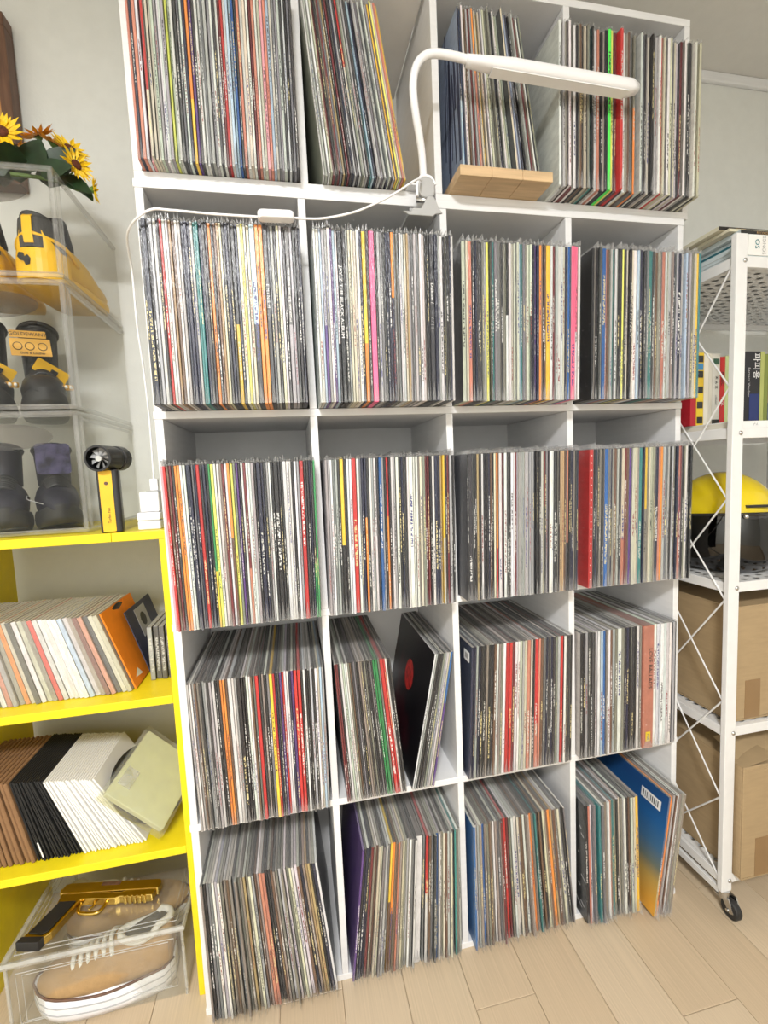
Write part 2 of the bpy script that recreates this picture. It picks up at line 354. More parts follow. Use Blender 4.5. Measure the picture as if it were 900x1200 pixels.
# compartment: id -> (bottom x left, right, lean left, right, front y, z, spines)
SPEC = {
 '11': (.0180, .302, 0.1, 0.2, -.030, 1.7335, "s n s w P r/c c c h l w w l Y h w d g w n o/y u d w w g l l w d w m r w B B b d s w c w m s w c P s B h g l w d w k g d"),
 '12': (.3465, .511, -4.6, -8.6, -.032, 1.7335, "w h w c m d m g a d m d n l d r/l z h l d g/t B n l w g l n w d l y Y c s y"),
 '13': (.632, .806, -1.0, -8.5, -.028, 1.7545, "n/B b w c f l m l o/s s c y c w c z z d n d w h c h c w w B n n k l w/m m r w z"),
 '14': (.830, 1.172, 0.4, .6, -.050, 1.7335, "w w l k w m m w k f k c z t k l w s2 w k k E2 Y k m r2 k w c f g g z/o k w k k l c k k l w r2 c c w c k w c w m w l k k z w k c"),
 '21': (.020, .291, 0, .4, -.076, 1.2955, "k n3 k l w k r w w a f w l n n n l t t n d k o d f a c d n k d/y2 n c Y w c B/d3 o2 o3 d2@E g l d c w d g/l3 l d k n"),
 '22': (.314, .583, .4, .8, -.076, 1.2955, "w w B l/u l w u B w/k k3@J k l c c c w n y/o3 d p4 d l g d n n o/n g g w w c a l g l g w w k k d3@D n2 l w2 k k n w"),
 '23': (.6055, .868, .8, 1, -.062, 1.2955, "h2 c s3 d n d d z l Y d t g g3 d z k/w w h h h B t g z h h/d n u n o k f y3 w m l w2 w h n b p3 p/w w"),
 '24': (.8975, 1.170, 1, .6, -.062, 1.2955, "k k2 d l b3 s f l t w k d Y d c k c w2 B n n d g t t d l f z s2 w l2 x n n l n3 l B g l z c2 y t"),
 '31': (.018, .293, -.6, .8, -.052, .8745, "P r f m d o o w w n n g n r2 k n k e/y Y w w x m w o/f Y z u d w m/s w w l k n3 n d l w k k3 k d w2 w w k w l r3 d k n d/e e"),
 '32': (.312, .581, .8, 1, -.052, .8745, "l l w g l d y/k3 k w w r3 w g n n/o d w l w d b2 l k r/o k w l w2 k n d w w3 w w z c z m m k w n3 n a y/c k m l k d"),
 '33': (.606, .868, 1, 1, -.052, .8745, "k d3 k k a k w2 k k n f k c o/r w3 m w2 d k w2 w m l l l l l l l l g k k d w2 m/d d l w2 w d k k a2 a f s/d k n n d n"),
 '34': (.897, 1.168, 1, .8, -.048, .8745, "r3@R k n d z d b3 g n f f l d c/s2 m f u c2 c c t3 n y/x2 z c h z n3 s o l g l k l z n s m k w d k"),
 '41': (.026, .290, -1, .5, -.020, .4425, "l w l f x d l l d l w k d o o f w3 w l k3 k k w w f z r2 d x k g y2 r n d u r w w n u r3 r3 k w k k w k w c B l"),
 '42a': (.328, .463, -2.4, -4.6, -.008, .4425, "m m k w2 h w w z f d g d k x x d z d k g d e e3 z r3 r w k d"),
 '42b': (.474, .528, 12, 10, -.004, .4425, "w l d k d z l w c b/u"),
 '43': (.610, .874, 3.0, 1.3, -.012, .4425, "n n l n k k x k k f w x z w2 r2 r2 m w w h l c s2 c k r/s2 s f g n d n d z l r2 w d d k"),
 '44': (.897, 1.166, .6, .5, -.014, .4425, "k k l d k d w w B b x w f l z w3 z k n k d k w z s6@L w2 w2 w2 w2 w2 w l k"),
 '51': (.017, .284, -.5, -5.4, -.028, .0155, "x k g g w l w z x f x g x z x a z c l f x s s2 d d f x z w x w z c w w f n x a a k n w"),
 '52': (.316, .580, 7, .8, -.020, .0155, "u k n n m x f c c g l g y/f o/f2 f s x c z l w g w w5 g r/w2 f g d b w x c f w c g t z l"),
 '53': (.612, .880, .3, -5.2, -.018, .0155, "b w l x b x z f x w x g m m r2 m z w w2 c f f w x c o x t d f k c f o2 a f z c g d g"),
 '54a': (.905, 1.055, -1.2, -1.6, -.030, .0155, "k s w g t t2 g z x w s t z d c z w k f h c y2"),
 '54b': (1.074, 1.125, 7.6, 7.4, -.050, .0155, "b o x l f w x z x"),
}
ROWN = {'1': 'above the tall shelf', '2': 'in the top row', '3': 'in the second row down', '4': 'in the third row down', '5': 'in the floor row'}
CMPN = {'1': 'compartment next to yellow shelf', '2': 'second compartment from yellow shelf', '3': 'third compartment from yellow shelf', '4': 'compartment next to metal rack'}
HJ = .3135
def proj(p):
    d = p-CAM; z = d.dot(fwd); return Vector((450+F_PX*d.dot(r2)/z, 600-F_PX*d.dot(u2)/z))
def jacket(t, c1, c2, ink, zone, split, cover, cover2, edge_gap_shade):
    """verts, faces, face colours, face zones, face uv for one jacket; origin bottom front centre"""
    h = HJ; d = HJ; b = min(.0009, t*.22); x = t/2
    V = [(-x, b, 0), (-x+b, 0, 0), (x-b, 0, 0), (x, b, 0), (x, d, 0), (-x, d, 0)]
    zs = split
    ring = lambda z: [(p[0], p[1], z) for p in V]
    vv = ring(0)+ring(h*zs)+ring(h)
    f = []; c = []; z = []; uv = []
    for k in (0, 1):
        o = 6*k; cc = c1 if k else c2; va, vb = (0, zs) if k == 0 else (zs, 1)
        for i in range(6):
            j = (i+1) % 6; f.append((o+i, o+j, o+6+j, o+6+i))
            if i in (0, 1, 2):
                u = {0: (0, .12), 1: (.12, .88), 2: (.88, 1)}[i]
                c.append(cc); z.append(zone); uv.append([(u[0], va), (u[1], va), (u[1], vb), (u[0], vb)])
            else:
                cv = (cover if i in (3, 5) else (.7, .68, .62)) if k else (cover2 if i in (3, 5) else (.7, .68, .62))
                c.append(cv); z.append((2, 2, zone[2]))
                ua, ub = (1, 9) if i == 3 else (9, 1)
                uv.append([(ua, va*3), (ub, va*3), (ub, vb*3), (ua, vb*3)])
    f.append((5, 4, 3, 2, 1, 0)); c.append(c2); z.append((2, 2, zone[2])); uv.append([(0, 9), (1, 9), (1, 0), (.9, 0), (.1, 0), (0, 0)])
    f.append((12, 13, 14, 15, 16, 17)); c.append(edge_gap_shade); z.append((2, 2, zone[2])); uv.append([(0, 0), (.1, 0), (.9, 0), (1, 0), (1, 9), (0, 9)])
    return vv, f, c, [ink]*len(f), z, uv
def sleeve(t, row):
    """open poly sleeve: shell a touch larger than the jacket with pinched, uneven lips"""
    h = HJ+.0012; d = HJ; x = t/2+.00012; y0 = -.0012
    a = random.uniform(.003, .013) if row in '23' else random.uniform(.001, .004)
    if row == '4': a = random.uniform(.001, .005)
    fb = random.uniform(.004, .018) if row == '5' else random.uniform(.0005, .003)
    vv = [(-x, y0, .001), (x, y0, .001), (x, d, .001), (-x, d, .001), (-x, y0, h), (x, y0, h), (x, d, h), (-x, d, h),
          (random.uniform(-.5, .5)*t, y0-.001, h+a), (random.uniform(-.5, .5)*t, d*.35, h+a*.6), (random.uniform(-.4, .4)*t, y0-fb, .0006), (0, y0-.0006, h*.12)]
    ff = [(0, 1, 5, 4), (1, 2, 6, 5), (3, 0, 4, 7), (4, 5, 8), (5, 6, 9, 8), (7, 4, 8, 9), (0, 10, 11), (10, 1, 11)]
    return vv, ff
def jmesh(name, data):
    vv, f, c, ink, z, uv = data
    me = bpy.data.meshes.new(name); me.from_pydata(vv, [], f)
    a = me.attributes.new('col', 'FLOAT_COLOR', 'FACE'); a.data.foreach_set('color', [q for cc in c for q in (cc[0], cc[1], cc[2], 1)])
    a = me.attributes.new('ink', 'FLOAT_COLOR', 'FACE'); a.data.foreach_set('color', [q for cc in ink for q in (cc[0], cc[1], cc[2], 1)])
    a = me.attributes.new('zone', 'FLOAT_VECTOR', 'FACE'); a.data.foreach_set('vector', [q for cc in z for q in cc])
    u = me.uv_layers.new(name='UVMap'); u.data.foreach_set('uv', [q for ff in uv for p in ff for q in p])
    me.materials.append(M['jacket']); return me
def lum(c): return .3*c[0]+.6*c[1]+.1*c[2]
def jit(c, s=.18):
    k = random.uniform(1-s, 1+s); return tuple(max(.004, min(.9, q*k*random.uniform(.94, 1.06))) for q in c)
recs = []
for key, (xl, xr, ll, lr, yf, zf, s) in SPEC.items():
    toks = []
    for t in s.split():
        sp = None
        if '@' in t: t, sp = t.split('@')
        wd = 1.0
        if t[-1].isdigit(): wd = float(t[-1]); t = t[:-1]
        wd = {1: 1., 2: 1.35, 3: 1.75, 4: 2.3, 5: 3., 6: 4.6}[int(wd)]*random.uniform(.85, 1.15)
        cs = t.split('/'); toks.append((cs[0], cs[-1], wd, sp))
    tot = sum(t[2] for t in toks); x = xl
    span = xr-xl; topspan = span+HJ*(math.tan(math.radians(lr))-math.tan(math.radians(ll)))
    kk = min(1, topspan/span)
    for n, (ca, cb, wd, sp) in enumerate(toks):
        p = wd/tot*span; xc = x+p/2; x += p
        q = (xc-xl)/span; lean = math.radians(ll+(lr-ll)*q)
        t = p*kk*random.uniform(.84, .96)-.0002
        dy = random.gauss(0, .0022) if key[0] in '234' else random.gauss(0, .004)
        if key == '14': dy = random.gauss(0, .006)
        if sp == 'L': dy = -.006
        z = zf+abs(math.sin(lean))*t/2+random.uniform(0, .0008)
        loc = Vector((xc, min(yf+dy, -.0185 if key[0] == '1' else -.0150), z)); R = Euler((0, lean, 0)).to_matrix()
        c = [proj(loc+R @ Vector(v)) for v in ((-t/2, 0, 0), (t/2, 0, 0), (t/2, 0, HJ), (-t/2, 0, HJ))]
        area = 0
        for i in range(4):
            a, b = c[i], c[(i+1) % 4]; area += a.x*b.y-b.x*a.y
        vis = [max(0, v.y) for v in c]; frac = max(.05, min(1, (vis[0]-vis[3])/max(1, c[0].y-c[3].y)))
        A = abs(area)/2*frac*(1e3 if sp else 1)
        recs.append(dict(key=key, n=n, ca=ca, cb=cb, t=t, loc=loc, lean=lean, sp=sp, A=A,
                         prev=toks[n-1][0] if n else None, next=toks[n+1][0] if n+1 < len(toks) else None))
for r in recs:      # records whose whole cover shows in a gap
    if (r['key'], r['n']) in (('42b', 0), ('54b', 0), ('54a', 0), ('43', 0), ('51', 42), ('13', 0), ('14', 0)): r['A'] *= 100
order = sorted(recs, key=lambda r: -r['A'])
keep = set(id(r) for r in order[:300])
stuff = ([], [], [], [], [], []); sst = ([], [])
used = {}
for r in recs:
    ca, cb, t, sp = r['ca'], r['cb'], r['t'], r['sp']
    row = r['key'][0]
    c1 = jit(PAL[ca]); c2 = c1 if ca == cb else jit(PAL[cb])
    split = .5 if ca == cb else random.choice((.35, .45, .55, .62))
    L = lum(c1)
    ink = random.choice(((.75, .75, .72), (.6, .6, .55), (.7, .6, .3))) if L < .3 else random.choice(((.03, .03, .03), (.25, .05, .05), (.05, .05, .2)))
    z0 = random.uniform(.08, .5); zone = (z0, z0+random.uniform(.15, .45), random.uniform(0, 500))
    if random.random() < .2: zone = (2, 2, zone[2])
    if sp or t > .012: zone = (2, 2, zone[2])
    cov = jit(random.choice([c1, c1, (.3, .3, .3), (.08, .08, .09), (.55, .52, .45)])); cov2 = cov
    edge_gap_shade = jit(random.choice([c1, c1, (.65, .64, .60), (.03, .03, .03), (.12, .11, .10), (.42, .40, .35)]), .3)  # random top-edge colours; near-black picks paint in the shadow between records
    kn = (r['key'], r['n'])
    if kn == ('42b', 0): cov = cov2 = (.012, .008, .01)
    if kn == ('54b', 0): cov, cov2, split, c1, c2 = (.02, .10, .30), (.62, .35, .06), .38, (.1, .15, .25), (.5, .4, .2)
    if kn == ('54a', 0): cov = cov2 = (.02, .022, .022)
    if kn == ('43', 0): cov = cov2 = (.03, .04, .075)
    if kn == ('14', 0): cov = cov2 = (.70, .73, .68)
    if kn == ('13', 0): cov = cov2 = (.35, .42, .55)
    if r['key'] == '51' and r['next'] is None: cov = cov2 = (.02, .022, .03)
    data = jacket(t, c1, c2, ink, zone, split, cov, cov2, edge_gap_shade)
    sv, sf = sleeve(t, row)
    Mx = Matrix.Translation(r['loc']) @ Euler((0, r['lean'], 0)).to_matrix().to_4x4()
    if id(r) not in keep:
        b = len(stuff[0]); stuff[0].extend(tuple(Mx @ Vector(v)) for v in data[0]); stuff[1].extend(tuple(i+b for i in f) for f in data[1])
        for k in (2, 3, 4, 5): stuff[k].extend(data[k])
        b = len(sst[0]); sst[0].extend(tuple(Mx @ Vector(v)) for v in sv); sst[1].extend(tuple(i+b for i in f) for f in sf)
        continue
    o = bpy.data.objects.new('vinyl_record', jmesh('vinyl_record', data)); COL.objects.link(o)
    o.location = r['loc']; o.rotation_euler = (0, r['lean'], 0)
    cn = CNAME[ca] if ca == cb else CNAME[ca]+' and '+CNAME[cb]
    if r['prev'] and r['next']:
        nb = 'between '+(CNAME[r['prev']]+' and '+CNAME[r['next']]+' ones' if r['prev'] != r['next'] else 'two '+CNAME[r['prev']]+' ones')
    elif r['next']: nb = 'first, before a '+CNAME[r['next']]+' one'
    else: nb = 'last, after a '+CNAME[r['prev']]+' one'
    lab = cn+' record '+nb+', '+ROWN[row]+', '+CMPN[r['key'][1]]
    lab = {'E': 'charcoal record with spaced white capitals on its spine, beside an orange one in the top row',
           'J': 'black record with long white block capitals down its spine, in the top row',
           'D': 'charcoal record with bold white lettering and slashes, next to a deep blue spine',
           'L': 'thick salmon box set lettered LOVE BALLADS, beside white spines',
           'R': 'red record with white dots down its wide spine, beside black spines'}.get(sp, lab)
    lab = {('42b', 0): 'leaning black record whose dark cover shows a red oval emblem',
           ('54b', 0): 'leaning record whose blue to amber cover with a barcode sticker faces out',
           ('54a', 0): 'record with streaked black and white cover, beside the shelf divider in floor row',
           ('43', 0): 'dark navy record with small white sticker on its cover, beside the shelf divider',
           ('14', 0): 'white record whose blank pale cover shows beside the records on the wooden plank',
           ('13', 0): 'navy and pale blue record whose drawn cover shows above the wooden plank'}.get(kn, lab)
    if len(lab.split()) > 16: lab = lab.replace('compartment next to', 'next to').replace(' compartment from', ' from')
    if len(lab.split()) > 16: lab = lab.replace('in the ', '').replace(' ones', '')
    if len(lab.split()) > 16: lab = lab.replace(' down,', ',')
    if len(lab.split()) > 16: lab = lab.replace('the tall ', '').replace(' from yellow shelf', '').replace('next to', 'by')
    used.setdefault(lab, []).append(o)
    tag(o, lab, 'record', 'records '+ROWN[row]+', '+CMPN[r['key'][1]])
    me = bpy.data.meshes.new('plastic_sleeve'); me.from_pydata(sv, [], sf); me.materials.append(M['sleeve']); me.materials.append(M['flap']); me.polygons.foreach_set('material_index', [0, 0, 0, 1, 1, 1, 1, 1])
    so = bpy.data.objects.new('plastic_sleeve', me); COL.objects.link(so); so.parent = o
    # ---- print and stickers
    dn = lambda x, z, y=-.0004: basis((0, 0, -1), (1, 0, 0), (x, y, z))      # reads downwards on the spine
    if sp == 'E': text('E M I N E M', .0085, M['ink_w'], o, dn(0, .19) @ Matrix.Diagonal((1, min(1, t*1.0/.0085), 1, 1)))
    if sp == 'J': text('JAY-Z THE BLACK ALBUM', .0125, M['ink_w'], o, dn(0, .185) @ Matrix.Diagonal((.92, min(1, t*1.05/.0125), 1, 1)))
    if sp == 'D':
        text('Dalkom /', .013, M['ink_w'], o, dn(0, .205) @ Matrix.Diagonal((.8, min(1, t*1.05/.013), 1, 1)))
        text('/ / | | \u2013', .011, M['plastic_g'], o, dn(0, .145) @ Matrix.Diagonal((1, min(1, t*1.0/.011), 1, 1)))
    if sp == 'L':
        text('LOVE BALLADS', .018, M['ink_k'], o, dn(.004, .205) @ Matrix.Diagonal((.85, .8, 1, 1)))
        lbl = MB().box((0, -.0004, .03), (.013, .0006, .024)).build('price_sticker', M['ink_y'], o)
        text('1124', .008, M['ink_k'], lbl, basis((0, 0, -1), (1, 0, 0), (0, -.001, .03)))
    if sp == 'R':
        mb = MB()
        for k in range(18): mb.box((0, -.0003, .02+k*.0165), (t*.22, .0005, .0022))
        mb.build('printed_dots', M['ink_w'], o)
    xs = -t/2-.0004
    if kn == ('42b', 0):
        e = [(.155+.036*math.cos(a), .200+.038*math.sin(a)) for a in [2*PI*i/28 for i in range(28)]]
        MB().add([(xs, y, z) for y, z in e], [tuple(range(28))]).build('round_emblem', mat('red_print', (.55, .02, .015), .4, var=.5, scale=60), o)
        MB().b2(xs+.0001, xs+.0002, .0, .312, .0, .312).build('cover_print', RED_PRINT, o)
    if kn == ('54b', 0):
        e = MB().b2(xs-.0002, xs, .02, .085, .262, .288).build('barcode_sticker', M['ink_w'], o)
        mb = MB()
        for k in range(9): mb.b2(xs-.0004, xs-.0002, .028+k*.006, .028+k*.006+random.uniform(.0012, .0035), .267, .283)
        mb.build('barcode', M['ink_k'], e)
        MB().b2(xs+.0001, xs+.0003, 0, .312, 0, .312).build('cover_print', SKY_PRINT, o)
    if kn == ('43', 0):
        e = MB().b2(xs-.0002, xs, .012, .045, .272, .296).build('barcode_sticker', M['ink_w'], o)
        MB().b2(xs-.0004, xs-.0002, .018, .038, .278, .29).build('barcode', M['plastic_g'], e)
    if kn == ('54a', 0):
        mb = MB()
        for k in range(26):
            yy, z = random.uniform(.01, .1), random.uniform(.02, .27); mb.box((xs, yy, z), (.0004, random.uniform(.004, .02), .003), Euler((.5, 0, 0)).to_matrix())
        tag(mb.build('cover_print', M['plastic_g'], o), kind='stuff')
    if kn == ('13', 0):
        mb = MB()
        for k in range(9): mb.box((xs, .01+k*.009, .05+.035*(k % 3)+.08), (.0004, random.uniform(.002, .012), random.uniform(.1, .25)), Euler((random.uniform(-.15, .15), 0, 0)).to_matrix())
        tag(mb.build('cover_print', M['navycard'], o), kind='stuff')
so = bpy.data.objects.new('vinyl_records', jmesh('vinyl_records', stuff)); COL.objects.link(so)
tag(so, 'the remaining tightly packed records between the larger spines on the white shelves', 'records', kind='stuff')
me = bpy.data.meshes.new('plastic_sleeves'); me.from_pydata(sst[0], [], sst[1]); me.materials.append(M['sleeve']); me.materials.append(M['flap']); me.polygons.foreach_set('material_index', [0, 0, 0, 1, 1, 1, 1, 1]*(len(sst[1])//8))
s2 = bpy.data.objects.new('plastic_sleeves', me); COL.objects.link(s2); s2.parent = so; s2['kind'] = 'stuff'

# pine plank under the records in the right-hand top unit
pk = thing('wooden_plank', 'short pine plank lying under records beside the white lamp clip', 'plank', (.612, -.062, ZA+T+.0005))
for k in range(3):
    MB().b2(.0+k*.067, .0665+k*.067, 0, .30, 0, .0198).build('plank_stave', M['wood'], pk, bevel=.0008, seg=1)

# ------------------------------------------------------------------ clip lamp
lamp = thing('clip_lamp', 'white clip-on lamp with bent neck and long light bar over the records', 'lamp', (.548, -.03, 1.70))
Lw = lambda p: tuple(Vector(p)-Vector((.548, -.03, 1.70)))
MB().tube(smooth_path([Lw(p) for p in [(.546, -.032, 1.735), (.538, -.05, 1.78), (.522, -.075, 1.82), (.514, -.088, 1.86), (.520, -.09, 1.893), (.535, -.09, 1.913), (.556, -.09, 1.922), (.590, -.09, 1.922), (.622, -.09, 1.919)]], 5), .0075, 10).build('neck', M['plastic_w'], lamp, smooth=True)
mb = MB(); n = 14; rings = []
for k in range(0, 21):
    q = k/20; xx = .618+q*(.984-.618); zc = 1.917-.010*q
    hw = .0105+.0055*min(1, q*4) if q < .96 else .016*math.sqrt(max(.05, 1-((q-.96)/.05)**2))
    hz = .008+.0045*min(1, q*4) if q < .96 else .0125*math.sqrt(max(.05, 1-((q-.96)/.05)**2))
    rings.append([Vector(Lw((xx, -.09+hw*math.copysign(abs(math.cos(a))**.7, math.cos(a)), zc+hz*math.copysign(abs(math.sin(a))**.7, math.sin(a))))) for a in [2*PI*i/n for i in range(n)]])
mb.loft(rings); bar = mb.build('light_bar', M['plastic_w'], lamp, smooth=True)
MB().box(((.66+.965)/2-.548, -.06, 1.9115-.0128-1.70), (.29, .022, .0016), Euler((0, math.radians(1.56), 0)).to_matrix()).build('diffuser', M['ink_w'], bar)
# clip
MB().prism(rrect(-.017, .017, -.004, .034, .013), -.012, .010, basis((1, 0, 0), (0, 0, 1), (0, -.006, 0))).build('switch_housing', M['plastic_g'], lamp, bevel=.003, smooth=False)
MB().tube(smooth_path([(-.019, -.012, -.002), (-.019, -.012, .02), (-.012, -.012, .034), (0, -.012, .038), (.012, -.012, .034), (.018, -.012, .022)], 4), .003, 8).build('housing_rim', M['plastic_w'], lamp, smooth=True)
jaw = [(-.052, -.034), (-.034, -.034), (-.030, -.027), (-.014, -.027), (-.006, -.014), (.0, -.004), (.012, -.004), (.017, -.012), (.023, -.026), (.030, -.034), (.014, -.037), (.010, -.041), (-.04, -.041)]
MB().prism(jaw, .014, .020, basis((1, 0, 0), (0, 0, 1), (0, 0, 0))).build('lower_jaw', M['plastic_g'], lamp, bevel=.0015)
MB().b2(-.032, .024, -.018, .06, -.036, -.030).xf(Matrix.Translation((0, .02, .014))).build('jaw_plate', M['plastic_g'], lamp, bevel=.001)
MB().b2(-.03, .026, .012, .075, .0338, .0375).build('upper_jaw', M['plastic_w'], lamp, bevel=.001)
MB().cyl((-.02, -.008, -.006), (.018, -.008, -.006), .005).build('hinge_spring', M['steel'], lamp, smooth=True)
# cord with inline switch
cord = [(.535, -.052, 1.722), (.514, -.085, 1.702), (.464, -.1, 1.664), (.399, -.1, 1.632), (.34, -.098, 1.617), (.307, -.096, 1.615), (.285, -.094, 1.616)]
cord2 = [(.222, -.094, 1.614), (.147, -.096, 1.613), (.08, -.098, 1.614), (.05, -.1, 1.612), (.022, -.09, 1.600), (-.004, -.05, 1.595), (-.016, -.01, 1.585), (-.024, .03, 1.56), (-.028, .045, 1.47), (-.03, .07, 1.38), (-.032, .085, 1.28), (-.034, .088, 1.20), (-.035, .09, 1.163)]
cd = thing('lamp_cord', 'thin white lamp cord trailing over the record tops to the charger', 'cord', (.253, -.094, 1.614))
sh_ = Vector((.253, -.094, 1.614))
MB().tube(smooth_path([Vector(p)-sh_ for p in cord], 6), .0021, 7).build('cable', M['plastic_w'], cd, smooth=True)
MB().tube(smooth_path([Vector(p)-sh_ for p in cord2], 6), .0021, 7).build('cable', M['plastic_w'], cd, smooth=True)
MB().prism([(p[0], p[1]) for p in rrect(-.032, .032, -.011, .011, .0105)], -.007, .007, basis((1, 0, .02), (0, 1, 0), (0, 0, .003))).build('inline_switch', M['plastic_w'], cd, bevel=.003)
MB().b2(-.296, -.280, .178, .190, -.472, -.447).build('plug', M['plastic_w'], cd, bevel=.002)

# ------------------------------------------------------------------ yellow shelf
ZY = (.0, .347, .690, 1.043); TY = .018; YF = .045; YB = .400
ys = thing('yellow_shelf', 'open shelf painted bright yellow standing beside the record shelf', 'shelf', (-.25, YF, 0))
yl = lambda x0, x1, y0, y1, z0, z1: MB().b2(x0+.25, x1+.25, y0-YF, y1-YF, z0, z1)
yl(-.497, -.479, YF, YB, 0, ZY[3]).build('side_panel', M['yellow'], ys, bevel=.0015)
yl(-.024, -.006, YF, YB, 0, ZY[3]).build('side_panel', M['yellow'], ys, bevel=.0015)
yl(-.497, -.112, YF-.001, YB, ZY[3], ZY[3]+TY).build('top_board', M['yellow'], ys, bevel=.0015)
yl(-.1115, -.006, YF-.001, YB, ZY[3], ZY[3]+TY).build('top_board', M['yellow'], ys, bevel=.0015)
for z in ZY[1:3]: yl(-.479, -.024, YF, YB, z, z+TY).build('shelf_board', M['yellow'], ys, bevel=.0015)

# 7-inch singles
SINGLES = "c a e h l x f d w s l x o c d w h z r w w w w w B w x m s n c c"
sl = SINGLES.split(); bx = -.446; step = (-.116+.446)/len(sl); H7 = .182
grp = 'seven-inch singles on the yellow shelf'
for k, cth in enumerate(sl):
    t = step*.84; lean = math.radians(-9-9*k/len(sl)); c1 = jit(PAL[cth])
    c1 = tuple(.75*q+.25*v for q, v in zip(c1, (.6, .58, .5)))
    cov = tuple(.5*q+.5*v for q, v in zip(c1, (.6, .57, .5)))
    d_ = jacket(t, c1, c1, (.4, .4, .4), (2, 2, random.random()*300), .5, cov, cov, (.62, .58, .5))
    sc = H7/HJ; vv = [(v[0], v[1]*sc, v[2]*sc) for v in d_[0]]
    o = bpy.data.objects.new('seven_inch_single', jmesh('seven_inch_single', (vv,)+d_[1:])); COL.objects.link(o)
    o.location = (bx+step*(k+.5), .088+random.uniform(-.004, .004), ZY[2]+TY+.0004+t/2*abs(math.sin(lean))); o.rotation_euler = (0, lean, 0)
    pv = CNAME[sl[k-1]] if k else None; nx = CNAME[sl[k+1]] if k+1 < len(sl) else None
    tag(o, f'{CNAME[cth]} seven-inch single on yellow shelf, ' + (f'between {pv} and {nx} singles' if pv and nx else 'first by the yellow side panel' if nx else 'next to the bright orange sleeve'), 'record', grp)
    sv, sf = sleeve(t, '4'); me = bpy.data.meshes.new('plastic_sleeve'); me.from_pydata([(v[0], v[1]*sc, v[2]*sc) for v in sv], [], sf); me.materials.append(M['sleeve'])
    so = bpy.data.objects.new('plastic_sleeve', me); COL.objects.link(so); so.parent = o
osl = thing('orange_sleeve', 'bright orange seven-inch sleeve with a black disc inside, leaning on singles', 'record', (-.111, .096, ZY[2]+TY+.003), (0, math.radians(-18), 0))
MB().prism([(0, 0), (.182, 0), (.182, .182), (.13, .182), (.118, .172), (.09, .166), (.062, .172), (.05, .182), (0, .182)], .0008, .0016, basis((0, 1, 0), (0, 0, 1), (.0, 0, 0))).build('sleeve_front', M['orange'], osl)
MB().b2(-.0016, -.0008, 0, .182, 0, .182).build('sleeve_back', M['orange'], osl)
MB().b2(-.0008, .0008, -.0006, .001, 0, .182).build('sleeve_fold', M['orange'], osl)
MB().cyl((-.0006, .092, .092), (.0006, .092, .092), .0885, n=40).build('disc', M['vinyl'], osl)
MB().add([(.0018, .02, .018), (.0018, .06, .012), (.0018, .045, .032)], [(0, 1, 2)]).build('torn_mark', M['whitecard'], osl)
dk = thing('dark_sleeve', 'slate grey seven-inch sleeve with a round hole, behind the orange sleeve', 'record', (-.097, .165, ZY[2]+TY+.003), (0, math.radians(-17), 0))
MB().b2(-.002, .0, 0, .18, 0, .160).build('cover', M['navycard'], dk)
MB().prism([(.05, .08), (.12, .08), (.12, .150), (.05, .150)], .0002, .0008, basis((0, 1, 0), (0, 0, 1), (0, 0, 0))).build('grey_label', M['plastic_g'], dk)
MB().cyl((.0009, .085, .118), (.0013, .085, .118), .017, n=20).build('hole', M['black'], dk)
cdn = ['silver-edged', 'black with white dashes', 'dark grey', 'cream-lettered', 'olive and black']
for k, cc in enumerate(['l', 'k', 'd', 'k', 'z']):
    c = thing('compact_disc_case', f'{cdn[k]} disc case standing by the yellow side panel', 'disc case', (-.0915+k*.0126, .135+.004*(k % 2), ZY[2]+TY+.0004), group='disc cases on yellow shelf')
    MB().b2(0, .0108, .001, .142, 0, .125).build('case', M['acryl_rim'], c, bevel=.0006, seg=1)
    d_ = jacket(.0092, jit(PAL[cc]), jit(PAL[cc]), (.75, .75, .7), (.15, .8, random.random()*300), .5, jit(PAL['d']), jit(PAL['d']), (.5, .5, .5))
    vv = [(v[0]+.0054, v[1]*.43+.0016, v[2]*.39+.0012) for v in d_[0]]
    o = bpy.data.objects.new('insert', jmesh('insert', (vv,)+d_[1:])); COL.objects.link(o); o.parent = c

# card mailers
groups = [('brown', 'kraft', -.450, -.330, -7, -11, 11), ('black', 'blackcard', -.330, -.238, -11, -20, 14), ('white', 'whitecard', -.238, -.112, -20, -30, 19)]
for nm, mt, xa, xb, la, lb, n in groups:
    st = (xb-xa)/n; top = xb-xa+.187*(math.tan(math.radians(lb))-math.tan(math.radians(la))); kk = min(1, top/(xb-xa))
    t = st*kk*.80; base = None
    for k in range(n):
        q = (k+.5)/n; lean = math.radians(la+(lb-la)*q)
        if base is None:
            mb = MB(); y1 = .187
            mb.prism([(0, 0), (y1, 0), (y1, .187), (0, .187)], -t*.5, t*.5, basis((0, 1, 0), (0, 0, 1), (0, 0, 0)))
            base = mb.build('card_mailer', M[mt], bevel=t*.25, seg=1); o = base
        else:
            o = base.copy(); COL.objects.link(o)
        o.location = (xa+st*(k+.5), .078+random.uniform(-.003, .003), ZY[1]+TY+.0005+t/2*abs(math.sin(lean))); o.rotation_euler = (0, lean, 0)
        tag(o, f'flat {nm} card mailer in the leaning row on the yellow shelf', 'mailer', f'{nm} card mailers on yellow shelf')
        if nm == 'white' and k == 8:
            o['label'] = 'white card mailer with a barcode sticker low on its edge'
            s_ = MB().b2(-t*.5, t*.5, -.0006, 0, .012, .05).build('barcode_sticker', M['ink_w'], o)
        if nm == 'black' and k == 2:
            o['label'] = 'black card mailer with a small white label low on its edge'
            s_ = MB().b2(-t*.4, t*.4, -.0006, 0, .010, .045).build('white_label', M['ink_w'], o)

